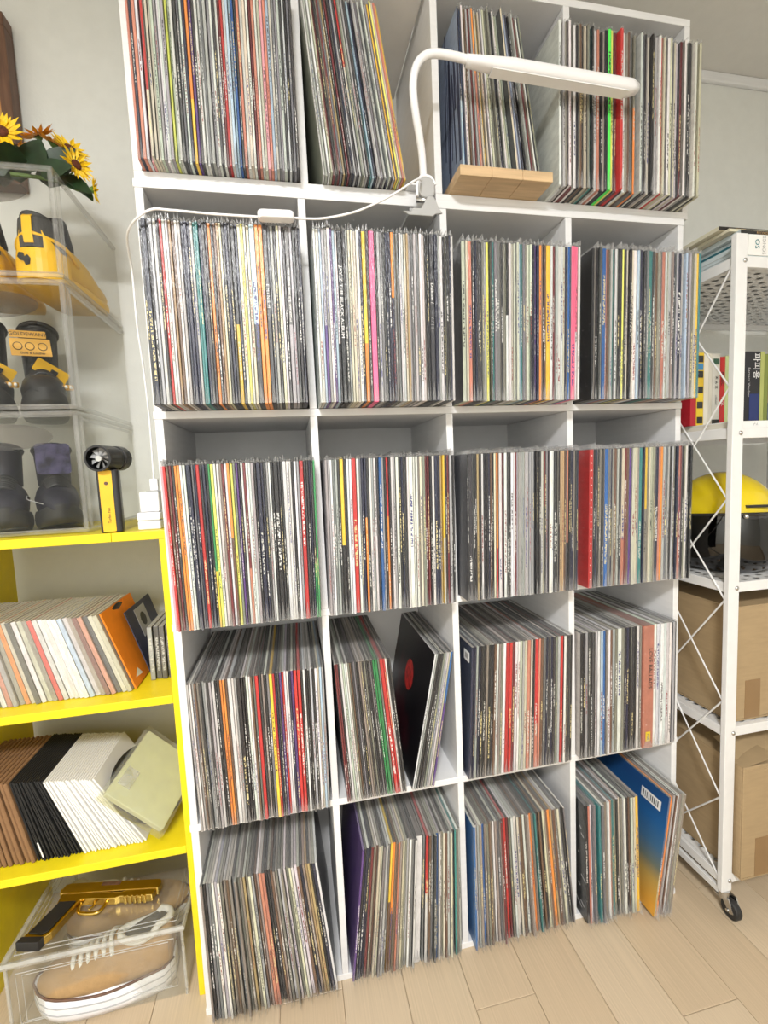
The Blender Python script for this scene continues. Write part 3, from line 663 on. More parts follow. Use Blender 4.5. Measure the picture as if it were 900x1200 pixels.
# bagged pack of inner sleeves lying askew over the mailers
A_, D_, B_ = Vector((-.186, .056, .502)), Vector((-.075, .056, .392)), Vector((-.166, .190, .580))
ex = (D_-A_).normalized(); ey = (B_-A_); ey = (ey-ex*ey.dot(ex)).normalized(); ez = ex.cross(ey)
bg = thing('sleeve_pack', 'clear bag of pale square inner sleeves lying askew over the white mailers', 'sleeve pack', A_)
mx = Matrix((ex, ey, ez)).transposed().to_4x4()
bg.matrix_world = Matrix.Translation(A_) @ mx
MB().prism(rrect(.002, .150, .002, .160, .004), 0, .016).build('inner_sleeves', M['bagp'], bg, bevel=.002)
me = MB(); g = 8
for s_ in (0, 1):
    pts = [(-.006+.162*i/g, -.008+.175*j/g, (.0185 if s_ else -.0022)+random.uniform(-.001, .001)) for j in range(g+1) for i in range(g+1)]
    me.add(pts, [(j*(g+1)+i, j*(g+1)+i+1, (j+1)*(g+1)+i+1, (j+1)*(g+1)+i) for j in range(g) for i in range(g)])
me.add([(-.006, -.008, -.0022), (.156, -.008, -.0022), (.156, -.008, .0185), (-.006, -.008, .0185)], [(0, 1, 2, 3)])
me.build('plastic_bag', M['bag'], bg)
MB().b2(.01, .04, .03, .07, .0186, .019).build('clear_sticker', M['pp_rim'], bg)
dc = thing('loose_disc', 'black seven-inch disc tucked behind the bagged inner sleeves', 'record')
dc.matrix_world = Matrix.Translation(A_+ez*-.008) @ mx
MB().cyl((.074, .082, -.001), (.074, .082, .001), .0875, n=40).build('disc', M['vinyl'], dc)
MB().cyl((.074, .082, .001), (.074, .082, .0014), .03, n=24).build('disc_label', M['plastic_g'], dc)

# ------------------------------------------------------------------ clear storage box on the floor, sneaker, gold toy pistol
bx_ = thing('clear_storage_box', 'clear plastic lidded box on the floor under the yellow shelf', 'box', (-.226, .053, 0))
W2 = .178; DP = .315; HB = .172; th = .0018
def wall(name, x0, x1, y0, y1, z0, z1, m='pp', par=None): return MB().b2(x0, x1, y0, y1, z0, z1).build(name, M[m], par or bx_)
fp = wall('front_wall', -W2+.004, W2-.004, 0.004, 0.004+th, .003, HB-.014)
rr = MB()
for ins in (.022, .034):
    rr.tube([(-W2+ins, .003, .02+ins*.3), (W2-ins, .003, .02+ins*.3), (W2-ins, .003, HB-.018-ins*.5), (-W2+ins, .003, HB-.018-ins*.5), (-W2+ins, .003, .02+ins*.3)], .0009, 5)
rr.build('moulded_ridge', M['pp_rim'], fp)
wall('back_wall', -W2+.004, W2-.004, DP-.006, DP-.004, .003, HB-.014)
for s_ in (-1, 1): wall('side_wall', s_*(W2-.003)-.001, s_*(W2-.003)+.001, .004, DP-.004, .003, HB-.014)
wall('base', -W2+.004, W2-.004, .004, DP-.004, .0004, .003)
ld_ = wall('lid', -W2, W2, 0, DP, HB-.003, HB)
rim = MB().tube([(-W2, .001, HB-.006), (W2, .001, HB-.006), (W2, DP, HB-.006), (-W2, DP, HB-.006), (-W2, .001, HB-.006)], .0065, 6); rim.build('lid_rim', M['pp_rim'], ld_)
rim = MB()
for ins in (.016, .026): rim.tube([(-W2+ins, ins, HB+.0003), (W2-ins, ins, HB+.0003), (W2-ins, DP-ins, HB+.0003), (-W2+ins, DP-ins, HB+.0003), (-W2+ins, ins, HB+.0003)], .0010, 5)
rim.build('lid_ridge', M['pp_rim'], ld_)
for sx_, sy_ in ((-1, 0), (1, 0), (-1, 1), (1, 1)):
    MB().cyl((sx_*(W2-.004), .004+sy_*(DP-.008), .002), (sx_*(W2-.004), .004+sy_*(DP-.008), HB-.012), .0035, n=8).build('corner_post', M['pp_rim'], bx_)

def shoe(name, label, L, Wd, loc, rot, m_up, m_sole, hs=.032, htoe=.055, hankle=.10, m_collar=None, m_heel=None, m_lace=None, shaft=0, m_tongue=None, wavy=False, group=None):
    s_ = thing(name, label, 'shoe', loc, rot, group)
    N_ = 15
    def hw(q): return Wd/2*(.70+.32*math.sin(PI*min(1, q*1.02))**.8)*(1 if q < .8 else math.sqrt(max(.02, 1-((q-.8)/.205)**2)))*(1 if q > .1 else .55+.45*math.sqrt(max(0, 1-((.1-q)/.1)**2)))
    qs = [i/N_ for i in range(N_+1)]
    out = [(q*L, hw(q)*1.06) for q in qs]+[(q*L, -hw(q)*1.06) for q in reversed(qs)]
    rings = [[Vector((x_*1.0, y_*k_, z_+(.022*max(0, (x_/L-.62)/.38)**2))) for x_, y_ in out] for k_, z_ in ((.92, 0), (1.0, hs*.25), (1.02, hs*.5), (1.0, hs*.8), (.96, hs))]
    MB().loft(rings).build('sole', m_sole, s_, smooth=True)
    def ht(q): # top line
        if q < .42: return hankle+(.012 if q < .1 else -.012*math.sin(PI*(q-.1)/.32))
        if q < .72: return hankle-(hankle-htoe)*((q-.42)/.30)**.8
        return htoe*math.sqrt(max(.06, 1-((q-.72)/.285)**2))
    rings = []
    for q in [.01, .04, .1, .2, .3, .4, .5, .6, .7, .8, .88, .94, .98, .995]:
        n_ = 16; r_ = []
        lift = .022*max(0, (q-.62)/.38)**2; z0 = hs*.55+lift
        for i_ in range(n_):
            a = 2*PI*i_/n_; ca, sa = math.cos(a), math.sin(a)
            wz = 1-.42*max(0, sa) if q < .45 else 1-.22*max(0, sa)
            r_.append(Vector((q*L, hw(q)*1.0*math.copysign(abs(ca)**.75, ca)*wz, z0+(ht(q)+hs-z0)*(.5+.5*math.copysign(abs(sa)**.8, sa)))))
        rings.append(r_)
    up = MB().loft(rings).build('upper', m_up, s_, smooth=True)
    col = [Vector((L*(.20+.19*math.cos(a)), hw(.2)*.55*math.sin(a), hs+ht(.2+.19*math.cos(a))+.0)) for a in [2*PI*i_/20 for i_ in range(21)]]
    MB().tube(col, .0075, 8).build('collar', m_collar or m_up, s_, smooth=True)
    MB().add([tuple(p+Vector((0, 0, -.001))) for p in col[:-1]], [tuple(range(20))]).build('lining', M['shoe_g'], s_)
    if m_tongue: MB().prism(rrect(-.026, .026, 0, .075, .014), 0, .006, basis((0, 1, 0), (-.45, 0, .9), (L*.44, 0, hs+hankle*.80))).build('tongue', m_tongue, s_, bevel=.002)
    if m_heel:
        def hring(z_, k_, o_): return [Vector((L*.17-L*.172*math.cos(a)*k_-o_*math.cos(a)+.0, (hw(.15)*1.02*k_+o_)*math.sin(a), z_)) for a in [math.radians(-88+176*i_/16) for i_ in range(17)]]
        rr_ = [[*hring(z_, k_, .0035), *reversed(hring(z_, k_, .0))] for z_, k_ in ((hs*.2, 1.06), (hs+hankle*.20, 1.05), (hs+hankle*.42, 1.0))]
        MB().loft(rr_).build('heel_counter', m_heel, s_, smooth=False)
        MB().loft([[Vector((x_+dx, y_, z_)) for dx, y_ in ((-.0025, -.009), (-.0025, .009), (0, .009), (0, -.009))] for x_, z_ in ((-.004, hs+hankle*.50), (-.007, hs+hankle*.75), (-.005, hs+hankle*1.05), (.004, hs+hankle*1.14))]).build('pull_tab', m_heel, s_, bevel=.001)
        MB().tube(smooth_path([(L*.30, hw(.3)*1.0, hs+hankle*.38), (L*.12, hw(.15)*1.04, hs+hankle*.60), (-.004, 0, hs+hankle*.72), (L*.12, -hw(.15)*1.04, hs+hankle*.60), (L*.30, -hw(.3)*1.0, hs+hankle*.38)]), .004, 6).build('trim_band', m_heel, s_, smooth=True)
    if m_lace:
        for i_ in range(6):
            q = .44+.055*i_; z_ = hs+ht(q)-.004; w_ = hw(q)*.62
            MB().tube(smooth_path([(q*L-.006, -w_, z_-.014), (q*L, -w_*.5, z_+.003), (q*L+.002, 0, z_+.008), (q*L, w_*.5, z_+.003), (q*L-.006, w_, z_-.014)]), .0052, 6).build('lace', m_lace, s_, smooth=True)
    if wavy:
        mb_ = MB()
        for i_ in range(2): mb_.tube([Vector((x_, y_*1.03, hs*(.38+.3*i_)+(.022*max(0, (x_/L-.62)/.38)**2)+.002*math.sin(x_*40))) for x_, y_ in out]+[], .0012, 5)
        mb_.build('sole_groove', M['plastic_g'], s_)
        MB().tube([Vector((x_, y_*1.0, hs*1.02+(.022*max(0, (x_/L-.62)/.38)**2)+.003*math.sin(x_*36))) for x_, y_ in out], .0026, 6).build('brown_welt', M['brown'], s_, smooth=True)
    if shaft:
        rr_ = []
        for k_ in range(7):
            q = k_/6; z_ = hs+hankle*.72+shaft*q; cx = L*(.215-.01*math.sin(PI*q)); rx = L*(.215-.03*math.sin(PI*q)+.0*q); ry = hw(.2)*(.86+.10*q)
            rr_.append([Vector((cx+rx*math.cos(a), ry*math.sin(a), z_+(.012*math.cos(a)*q))) for a in [2*PI*i_/20 for i_ in range(20)]])
        MB().loft(rr_, caps=False).build('shaft', m_up, s_, smooth=True)
        MB().tube([p for p in rr_[-1]]+[rr_[-1][0]], .005, 8).build('cuff', m_collar or m_up, s_, smooth=True)
        MB().add([tuple(p+Vector((0, 0, -.01))) for p in rr_[-1]], [tuple(range(20))]).build('shaft_lining', M['shoe_g'], s_)
    return s_
shoe('sneaker', 'tan suede sneaker with thick white sole and laces inside the clear floor box', .285, .104, (-.086, .115, .0042), (0, 0, math.radians(184)), M['tan'], M['sole_w'],
     hs=.054, htoe=.048, hankle=.080, m_lace=M['lace'], m_collar=M['lace'], wavy=True)
shoe('sneaker', 'second tan sneaker with white sole deeper inside the clear floor box', .285, .104, (-.365, .245, .0042), (0, 0, math.radians(2)), M['tan'], M['sole_w'],
     hs=.046, htoe=.05, hankle=.085, m_lace=M['lace'], m_collar=M['lace'], wavy=True)

gp = thing('toy_pistol', 'gold toy pistol with black grip lying on the clear box lid', 'toy', (-.346, .212, HB+.0122), (0, 0, math.radians(-10.5)))
MB().prism([(.0, -.004), (.012, 0), (.228, 0), (.233, -.006), (.233, -.026), (.0, -.028)], -.0105, .0105).build('slide', M['gold'], gp, bevel=.0025)
MB().prism([(.006, -.028), (.118, -.028), (.124, -.030), (.150, -.030), (.160, -.026), (.228, -.026), (.226, -.042), (.150, -.042), (.142, -.046), (.118, -.046), (.092, -.044), (.060, -.044), (.046, -.120), (.034, -.136), (.006, -.140), (-.010, -.132), (.012, -.056)], -.0095, .0095).build('frame', M['gold'], gp, bevel=.002)
for k in range(5): MB().b2(.160+k*.011, .167+k*.011, -.045, -.041, -.010, .010).build('rail_notch', M['gold'], gp, bevel=.001)
g_ = MB().tube(smooth_path([(.062, -.046, 0), (.068, -.066, 0), (.088, -.073, 0), (.114, -.072, 0), (.122, -.060, 0), (.122, -.044, 0)]), .0042, 6); g_.build('trigger_guard', M['gold'], gp, smooth=True)
MB().tube(smooth_path([(.092, -.044, 0), (.096, -.054, 0), (.090, -.064, 0)]), .003, 6).build('trigger', M['gold'], gp, smooth=True)
for s_ in (-1, 1):
    MB().prism([(.016, -.050), (.054, -.050), (.040, -.118), (.030, -.126), (-.002, -.122)], s_*.0096, s_*.0118).build('grip_panel', M['black'], gp, bevel=.001)
MB().prism([(-.012, -.128), (.038, -.130), (.034, -.144), (-.016, -.142)], -.011, .011).build('magazine_base', M['black'], gp, bevel=.002)
MB().cyl((-.006, -.014, 0), (.004, -.012, 0), .007).build('hammer', M['gold'], gp, bevel=.001)
MB().b2(.090, .135, -.012, -.003, .0098, .0112).build('ejection_port', M['brown'], gp)

# ------------------------------------------------------------------ stacked clear shoe boxes with shoes
ZT = ZY[3]+TY
def shoe_box(label, z0, h, part_label=None):
    x0, x1, y0, y1 = -.494, -.168, .088, .412
    b = thing('clear_shoe_box', label, 'box', ((x0+x1)/2, y0, z0+.0005), group='stacked clear shoe boxes')
    w_ = (x1-x0)/2; d_ = y1-y0; t_ = .002
    dr = MB().b2(-w_+.008, w_-.008, 0, t_, .010, h-.012).build('door', M['acryl'], b)
    fr = MB().tube([(-w_+.008, .001, .010), (w_-.008, .001, .010), (w_-.008, .001, h-.012), (-w_+.008, .001, h-.012), (-w_+.008, .001, .010)], .0022, 5); fr.build('door_rim', M['acryl_rim'], dr)
    el = [(-.0+.085*math.cos(a)-.0, h-.052+.026*math.sin(a)) for a in [2*PI*i/28 for i in range(28)]]
    MB().prism(el, -.001, -.0002, basis((1, 0, 0), (0, 0, 1), (.03, 0, 0))).build('finger_pad', M['visor'], dr)
    MB().b2(w_-t_, w_, .004, d_, .004, h-.004).build('side_wall', M['acryl'], b)
    MB().b2(-w_, -w_+t_, .004, d_, .004, h-.004).build('side_wall', M['acryl'], b)
    MB().b2(-w_, w_, d_-t_, d_, .004, h-.004).build('back_wall', M['acryl'], b)
    MB().b2(-w_, w_, .0, d_, h-.004, h-.001).build('top', M['acryl'], b)
    MB().b2(-w_, w_, .0, d_, 0, .003).build('base', M['acryl'], b)
    for zz_ in (.006, h-.006):
        MB().tube([(-w_, .002, zz_), (w_-.002, .002, zz_), (w_-.002, d_, zz_)], .0048, 6).build('edge_rail', M['acryl_rim'], b)
    for yy_ in (.003, .026):
        MB().b2(w_-.007, w_-.001, yy_-.003, yy_+.003, .008, h-.008).build('corner_post', M['acryl_rim'], b)
    MB().b2(w_-.0005, w_+.0012, .02, d_-.02, h-.020, h-.014).build('side_rib', M['acryl_rim'], b)
    return b
hb = [.252, .256, .212]; zs = [ZT, ZT+hb[0]+.0005, ZT+hb[0]+hb[1]+.001]
shoe_box('lowest clear shoe box, holding dark navy boots, standing on the yellow shelf', zs[0], hb[0])
shoe_box('middle clear shoe box of the stack, holding black boots with yellow tags', zs[1], hb[1])
shoe_box('topmost clear shoe box, holding yellow and black trainers, under the flowers', zs[2], hb[2])
# trainers, heels to the front
for k, (xx, lb) in enumerate(((-.232, 'yellow and black trainer, heel outward, beside the clear box wall'), (-.352, 'yellow and black trainer set further from the record shelf, heel outward'))):
    s_ = shoe('trainer', lb, .27, .098, (xx, .118, zs[2]+.0042), (0, 0, math.radians(86+6*k)), M['shoe_y'], M['shoe_y'], hs=.026, htoe=.05, hankle=.092, m_collar=M['shoe_g'], m_heel=M['shoe_y'], m_tongue=M['shoe_k'])
    # dark collar panel and emblem on the heel
    def ap(z_, k_, o_): return [Vector((.046-(.046*k_+o_)*math.cos(a), (.036*k_+o_)*math.sin(a), z_)) for a in [math.radians(-95+190*i_/16) for i_ in range(17)]]
    MB().loft([[*ap(z_, k_, .0055), *reversed(ap(z_, k_, 0))] for z_, k_ in ((.066, 1.0), (.086, 1.0), (.106, .96), (.126, .90))]).build('ankle_panel', M['shoe_g'], s_)
    em = [(-.012, .004), (-.008, .012), (0, .011), (.002, .004), (.008, .008), (.013, .002), (.011, -.008), (.003, -.010), (.0, -.003), (-.006, -.002)]
    MB().prism([(a*.95-.012, b*1.1+.040) for a, b in em], -.0002, .0016, basis((0, -1, 0), (0, 0, 1), (-.0065, 0, 0))).build('heel_emblem', M['black'], s_)
# black boots with tags
bt = [('black boot with amber swing tag and yellow ankle strap in the middle box', -.352, .370, -65), ('untagged black boot with yellow strap, beside its tagged twin in the middle box', -.444, .333, -65)]
for k, (lb, xx, yy, az) in enumerate(bt):
    s_ = shoe('boot', lb, .25, .086, (xx, yy, zs[1]+.0042), (0, 0, math.radians(az)), M['shoe_k'], M['rubber'], hs=.034, htoe=.056, hankle=.085, shaft=.115, m_collar=M['shoe_k'], m_lace=M['shoe_k'])
    if k == 0:
        Mt = basis((0, 1, .06), (-.12, -.06, 1), (.116, -.012, .165))
        tg = MB().prism(rrect(-.042, .034, -.022, .018, .002), 0, .001, Mt).build('swing_tag', M['tagc'], s_)
        MB().prism(rrect(-.040, .028, .020, .036, .002), 0, .001, Mt).build('tag_header', M['tagc'], s_)
        text('GOLDSWANY', .0112, M['ink_k'], tg, Mt @ Matrix.Translation((-.006, .028, .0014)))
        for q in (-.028, -.006, .018):
            MB().tube([Mt @ Vector((q+.0085*math.cos(a), 0.000+.0085*math.sin(a), .0014)) for a in [2*PI*i/16 for i in range(17)]], .0008, 4).build('tag_icon', M['ink_k'], tg)
        text('Gold & Leather', .0075, M['ink_k'], tg, Mt @ Matrix.Translation((-.002, -.0155, .0014)))
    Ms = basis((-.45, .80, -.40), (.25, .30, .92), (.136, .020, .105))
    MB().prism(rrect(-.040, .032, -.015, .015, .003), 0, .003, Ms).build('yellow_strap', M['shoe_y'], s_)
    MB().prism(rrect(-.007, .007, -.006, .006, .001), .003, .006, Ms).build('buckle', M['black'], s_)
    Me = basis((-.72, .62, .12), (.1, .1, .97), (.200, .033, .062))
    MB().prism(rrect(-.032, .032, -.006, .006, .003), 0, .002, Me).build('eyelet_strip', M['tagc'], s_)
    for q in range(4): MB().ell(Me @ Vector((-.022+q*.0145, .001, .003)), (.0055, .0035, .0042), 8, 5).build('eyelet', M['lace'], s_)
# navy boots in the lowest box
for k, (lb, xx, yy, az) in enumerate((('dark navy boot without patch in the lowest box, beside its patched twin', -.440, .335, -64), ('dark navy boot with a large cloth patch on its shaft in the lowest box', -.350, .368, -64))):
    s_ = shoe('boot', lb, .245, .086, (xx, yy, zs[0]+.0042), (0, 0, math.radians(az)), M['shoe_n'], M['rubber'], hs=.036, htoe=.058, hankle=.085, shaft=.085, m_collar=M['shoe_k'], m_lace=M['shoe_k'])
    MB().tube(smooth_path([(.09, -.052, .07), (.13, -.056, .076), (.18, -.055, .068), (.225, -.03, .058)]), .0012, 5).build('stitching', M['plastic_g'], s_)
    if k == 1:
        MB().prism(rrect(-.034, .034, -.036, .036, .008), 0, .004, basis((0, 1, 0), (-.04, 0, 1), (.112, 0, .160))).build('cloth_patch', M['lilac'], s_)

# handheld blower fan
hf = thing('handheld_fan', 'black and yellow handheld turbo fan standing upright on the yellow shelf', 'fan', (-.118, .072, ZT+.0005), (0, 0, math.radians(12)))
MB().prism(rrect(-.018, .022, -.016, .020, .006), 0, .128).build('handle', M['black'], hf, bevel=.002)
fc = MB().prism(rrect(-.013, .010, 0, .124, .002), 0, .0015, basis((1, 0, 0), (0, 0, 1), (0, -.0162, .002))).build('yellow_panel', M['shoe_y'], hf)
MB().cyl((-.001, -.0176, .100), (-.001, -.0186, .100), .0035, n=12).build('power_button', M['brown'], fc)
text('Turbo Fan', .0075, M['ink_k'], fc, basis((0, 0, 1), (-1, 0, 0), (0, -.0180, .035)))
h0, h1 = Vector((-.010, -.030, .150)), Vector((.020, .050, .152))
R0 = .026
ax = (h1-h0).normalized(); au = ax.orthogonal().normalized(); av = ax.cross(au)
rg = lambda p, r: [p+(au*math.cos(a)+av*math.sin(a))*r for a in [2*PI*i/24 for i in range(24)]]
MB().loft([rg(h0, R0-.004), rg(h0, R0), rg(h0+ax*.05, R0), rg(h0+ax*.062, R0-.003), rg(h0+ax*.064, R0), rg(h1, R0), rg(h1, R0-.005), rg(h0+ax*.02, R0-.005), ], caps=False).build('barrel', M['black'], hf, smooth=False)
MB().cyl(h0+ax*.03, h0+ax*.034, R0-.0052, n=24).build('rear_plate', M['rubber'], hf)
for k in range(9):
    a = 2*PI*k/9; dv = au*math.cos(a)+av*math.sin(a); dw = -au*math.sin(a)+av*math.cos(a)
    p = h0+ax*.012
    MB().add([p+dv*.006-dw*.002, p+dv*.0208-dw*.004, p+dv*.0208+dw*.006+ax*.008, p+dv*.006+dw*.003+ax*.008], [(0, 1, 2, 3)]).build('fan_blade', M['plastic_g'], hf)
MB().cyl(h0+ax*.004, h0+ax*.02, .006, n=14).build('fan_hub', M['steel'], hf, smooth=False)
# charger on its little white box
wb = thing('white_box', 'small white box under the charger on the yellow shelf corner', 'box', (-.046, .090, ZT+.0005))
MB().b2(-.023, .021, -.018, .018, 0, .018).build('tray', M['plastic_w'], wb, bevel=.002)
MB().b2(-.0235, .0215, -.0185, .0185, .0188, .036).build('lid', M['plastic_w'], wb, bevel=.003)
ch = thing('wall_charger', 'white square power adapter standing on the small white box', 'charger', (-.044, .090, ZT+.0372))
MB().b2(-.019, .019, -.015, .015, 0, .042).build('adapter_body', M['plastic_w'], ch, bevel=.003)
MB().b2(-.006, .020, -.0085, .0085, .0422, .0435).build('socket_face', M['plastic_g'], ch)

# ------------------------------------------------------------------ artificial sunflowers
zf0 = zs[2]+hb[2]+.001
fw = thing('sunflower_bunch', 'artificial sunflower bunch with dark leaves lying on top shoe box', 'flowers', (-.22, .17, zf0))
fo = Vector((-.22, .17, zf0))
heads = [((-.262, .12, 1.855), (.1, -1, .25), 'petal', .036), ((-.232, .20, 1.905), (-.3, -.5, .8), 'petal2', .032), ((-.205, .20, 1.893), (.4, -.3, .9), 'petal2', .030), ((-.166, .18, 1.872), (.6, -.6, .7), 'petal', .032),
         ((-.150, .16, 1.828), (.8, -.6, .2), 'petal', .030), ((-.124, .17, 1.786), (1, .25, .05), 'petal', .022), ((-.290, .14, 1.838), (-.4, -.8, .3), 'petal', .036), ((-.195, .24, 1.875), (.3, .2, .9), 'petal2', .026), ((-.285, .22, 1.89), (-.1, -.5, .8), 'petal2', .03)]
for (p, nrm, mt, r) in heads:
    r *= 1.15
    c = Vector(p)-fo; nrm = Vector(nrm).normalized(); a1 = nrm.orthogonal().normalized(); b1 = nrm.cross(a1)
    dsc = MB().ell(c+nrm*.001, (r*.30, r*.30, r*.14), 12, 6, R=nrm.to_track_quat('Z', 'Y').to_matrix()).build('flower_disc', M['disc'], fw, smooth=True)
    pts, fcs = [], []
    for ring_ in range(2):
        for k in range(13):
            a = 2*PI*(k+.5*ring_)/13+random.uniform(-.08, .08); d1 = a1*math.cos(a)+b1*math.sin(a); t1 = -a1*math.sin(a)+b1*math.cos(a)
            R1 = r*random.uniform(.88, 1.08); lift = nrm*(r*(.10+.16*ring_)*random.uniform(.6, 1.4)); b0 = len(pts)
            pts += [c+d1*r*.18, c+d1*R1*.6+t1*r*.13+lift*.5, c+d1*R1+lift, c+d1*R1*.6-t1*r*.13+lift*.5, c+d1*R1*.55+lift*.2-nrm*.0015]
            fcs += [(b0, b0+1, b0+4), (b0+1, b0+2, b0+4), (b0+2, b0+3, b0+4), (b0+3, b0, b0+4)]
    MB().add(pts, fcs).build('petals', M[mt], dsc)
    MB().tube(smooth_path([c-nrm*.002, c-nrm*.02+Vector((0, 0, -.008)), (c*.5)+Vector((0, .0, .004))]), .0016, 6).build('stem', M['stem'], fw)
    MB().cyl(c-nrm*.008, c-nrm*.001, .003, r*.3, 10).build('sepal_cup', M['stem'], fw)
def leaf(p, d, n_, L_, W_):
    p = Vector(p)-fo; d = Vector(d).normalized(); n_ = Vector(n_); n_ = (n_-d*n_.dot(d)).normalized(); s = d.cross(n_)
    q = [0, .12, .3, .5, .7, .88, 1]; wd = [0, .62, 1, .95, .72, .36, 0]; pts = []
    for a, b in zip(q, wd):
        cz = -n_*(L_*.22*a*a)
        pts += [p+d*L_*a+s*W_*b*.5+n_*.004*b+cz, p+d*L_*a+cz, p+d*L_*a-s*W_*b*.5+n_*.004*b+cz]
    f_ = []
    for k in range(6):
        for j in (0, 1): f_.append((3*k+j, 3*k+j+1, 3*k+j+4, 3*k+j+3))
    MB().add(pts, f_).build('leaf', M['leafg'], fw, smooth=True)
for p, d, n_, L_, W_ in [((-.235, .15, 1.80), (.3, -.1, 1), (0, -1, .2), .075, .06), ((-.20, .16, 1.81), (.5, -.1, .5), (.3, -1, .2), .07, .055), ((-.185, .16, 1.80), (.8, -.1, -.25), (.3, -.8, .5), .065, .05),
                         ((-.17, .17, 1.80), (.7, -.2, -.45), (.5, -.6, .6), .06, .045), ((-.28, .15, 1.79), (-.3, -.2, .6), (0, -1, .3), .07, .06), ((-.25, .13, 1.79), (.1, -.5, .3), (0, -.5, 1), .06, .05), ((-.22, .20, 1.80), (.2, .1, 1), (0, -1, 0), .07, .06), ((-.30, .19, 1.79), (-.2, .1, 1), (0, -1, 0), .08, .06),
                         ((-.21, .14, 1.79), (.9, -.3, .35), (.2, -.9, .3), .065, .05), ((-.26, .17, 1.79), (-.1, -.3, 1), (0, -1, 0), .075, .06)]:
    leaf(p, d, n_, L_, W_)
MB().tube(smooth_path([(-.05, -.02, .012), (0, 0, .02), (.03, .01, .02), (.06, 0, .012)]), .004, 6).build('stem_bundle', M['stem'], fw)

# brown wooden frame on the wall
pf = thing('wall_frame', 'dark brown wooden frame hanging on the wall above the flowers', 'frame', (-.56, .375, 1.90))
for nm, a in (('frame_rail', (-.21, .205, 0, .04, .0, .03)), ('frame_rail', (-.21, .205, 0, .04, .36, .39)), ('frame_stile', (-.21, -.185, 0, .04, .03, .36)), ('frame_stile', (.18, .205, 0, .04, .03, .36))):
    MB().b2(*a).build(nm, M['brown'], pf, bevel=.002)
MB().b2(-.186, .181, .02, .04, .029, .361).build('panel', mat('honey_wood', (.55, .28, .08), .5, var=.2, scale=12, stretch=(8, 8, 1)), pf)

# ------------------------------------------------------------------ white metal rack
XR = 1.246; XR2 = 1.94; RF = -.082; RB = .372
rk = thing('metal_rack', 'white metal rack with wire cross braces on casters beside the record shelf', 'rack', (XR, RF, 0))
rl = lambda x0, x1, y0, y1, z0, z1: MB().b2(x0-XR, x1-XR, y0-RF, y1-RF, z0, z1)
for xx in (XR, XR2-.03):
    for yy in (RF, RB-.014):
        rl(xx, xx+.030, yy, yy+.014, .068, 1.650).build('post', M['rack'], rk, bevel=.0015)
levels = [.085, .475, .836, 1.200, 1.580]
pm = bpy.data.materials.new('perforated_sheet'); pm.use_nodes = True
nt = pm.node_tree; bs = nt.nodes['Principled BSDF']; tc = nt.nodes.new('ShaderNodeTexCoord'); mp = nt.nodes.new('ShaderNodeMapping'); mp.inputs['Scale'].default_value = (28, 42, 0)
vo = nt.nodes.new('ShaderNodeTexVoronoi'); vo.inputs['Randomness'].default_value = 0; vo.inputs['Scale'].default_value = 1
rp = nt.nodes.new('ShaderNodeValToRGB'); rp.color_ramp.interpolation = 'CONSTANT'; rp.color_ramp.elements[0].color = (0, 0, 0, 1); rp.color_ramp.elements[1].color = (1, 1, 1, 1); rp.color_ramp.elements[1].position = .24
nt.links.new(tc.outputs['Object'], mp.inputs[0]); nt.links.new(mp.outputs[0], vo.inputs['Vector']); nt.links.new(vo.outputs['Distance'], rp.inputs[0]); nt.links.new(rp.outputs[0], bs.inputs['Alpha']); bs.inputs['Base Color'].default_value = (.76, .76, .76, 1); bs.inputs['Roughness'].default_value = .4
for z in levels:
    rl(XR+.031, XR2-.031, RF+.004, RF+.016, z, z+.024).build('front_beam', M['rack'], rk, bevel=.001)
    rl(XR+.031, XR2-.031, RB-.018, RB-.006, z, z+.024).build('rear_beam', M['rack'], rk, bevel=.001)
    for xx in (XR+.004, XR2-.016): rl(xx, xx+.010, RF+.015, RB-.015, z, z+.024).build('side_beam', M['rack'], rk, bevel=.001)
    rl(XR+.015, XR2-.017, RF+.017, RB-.019, z+.017, z+.0235).build('shelf_sheet', pm, rk)
for xx in (XR+.004, XR2-.016): rl(xx, xx+.010, RF+.015, RB-.015, .055, .072).build('side_bar', M['rack'], rk, bevel=.001)
nodes = [1.585, 1.318, 1.060, .818, .566, .316, .10]; ym = .115
for xx in (XR+.003, XR2-.008):
    for k in range(len(nodes)-1):
        for (ya, yb) in ((RF+.012, ym), (ym, RB-.012), (ym, RF+.012), (RB-.012, ym)):
            MB().cyl((xx-XR, ya-RF, nodes[k]), (xx-XR, yb-RF, nodes[k+1]), .0021, n=6).build('brace_wire', M['rack'], rk)
for z in [q+.012 for q in levels]:
    b_ = MB().ell((.022, -.001, z), (.0052, .0035, .0052), 10, 6); b_.build('bolt', M['steel'], rk, smooth=True)
for xx, yy in ((.015, .007), (XR2-XR-.015, .007), (.015, RB-RF-.007), (XR2-XR-.015, RB-RF-.007)):
    c = MB().cyl((xx, yy, .052), (xx, yy, .069), .012).build('caster', M['steel'], rk)
    MB().cyl((xx+.001, yy-.012, .0245), (xx+.019, yy-.012, .0245), .024, n=22).build('wheel', M['rubber'], c, bevel=.004)
    for q in (-.003, .020): MB().prism([(-.018, .020), (.012, .054), (-.014, .054), (-.028, .026)], q, q+.003, basis((0, 1, 0), (0, 0, 1), (xx, yy, 0))).build('fork', M['steel'], c)
    MB().cyl((xx-.005, yy-.012, .0245), (xx+.026, yy-.012, .0245), .004, n=10).build('axle', M['steel'], c)
    MB().b2(xx+.003, xx+.017, yy+.008, yy+.030, .030, .036).build('brake_lever', M['steel'], c)

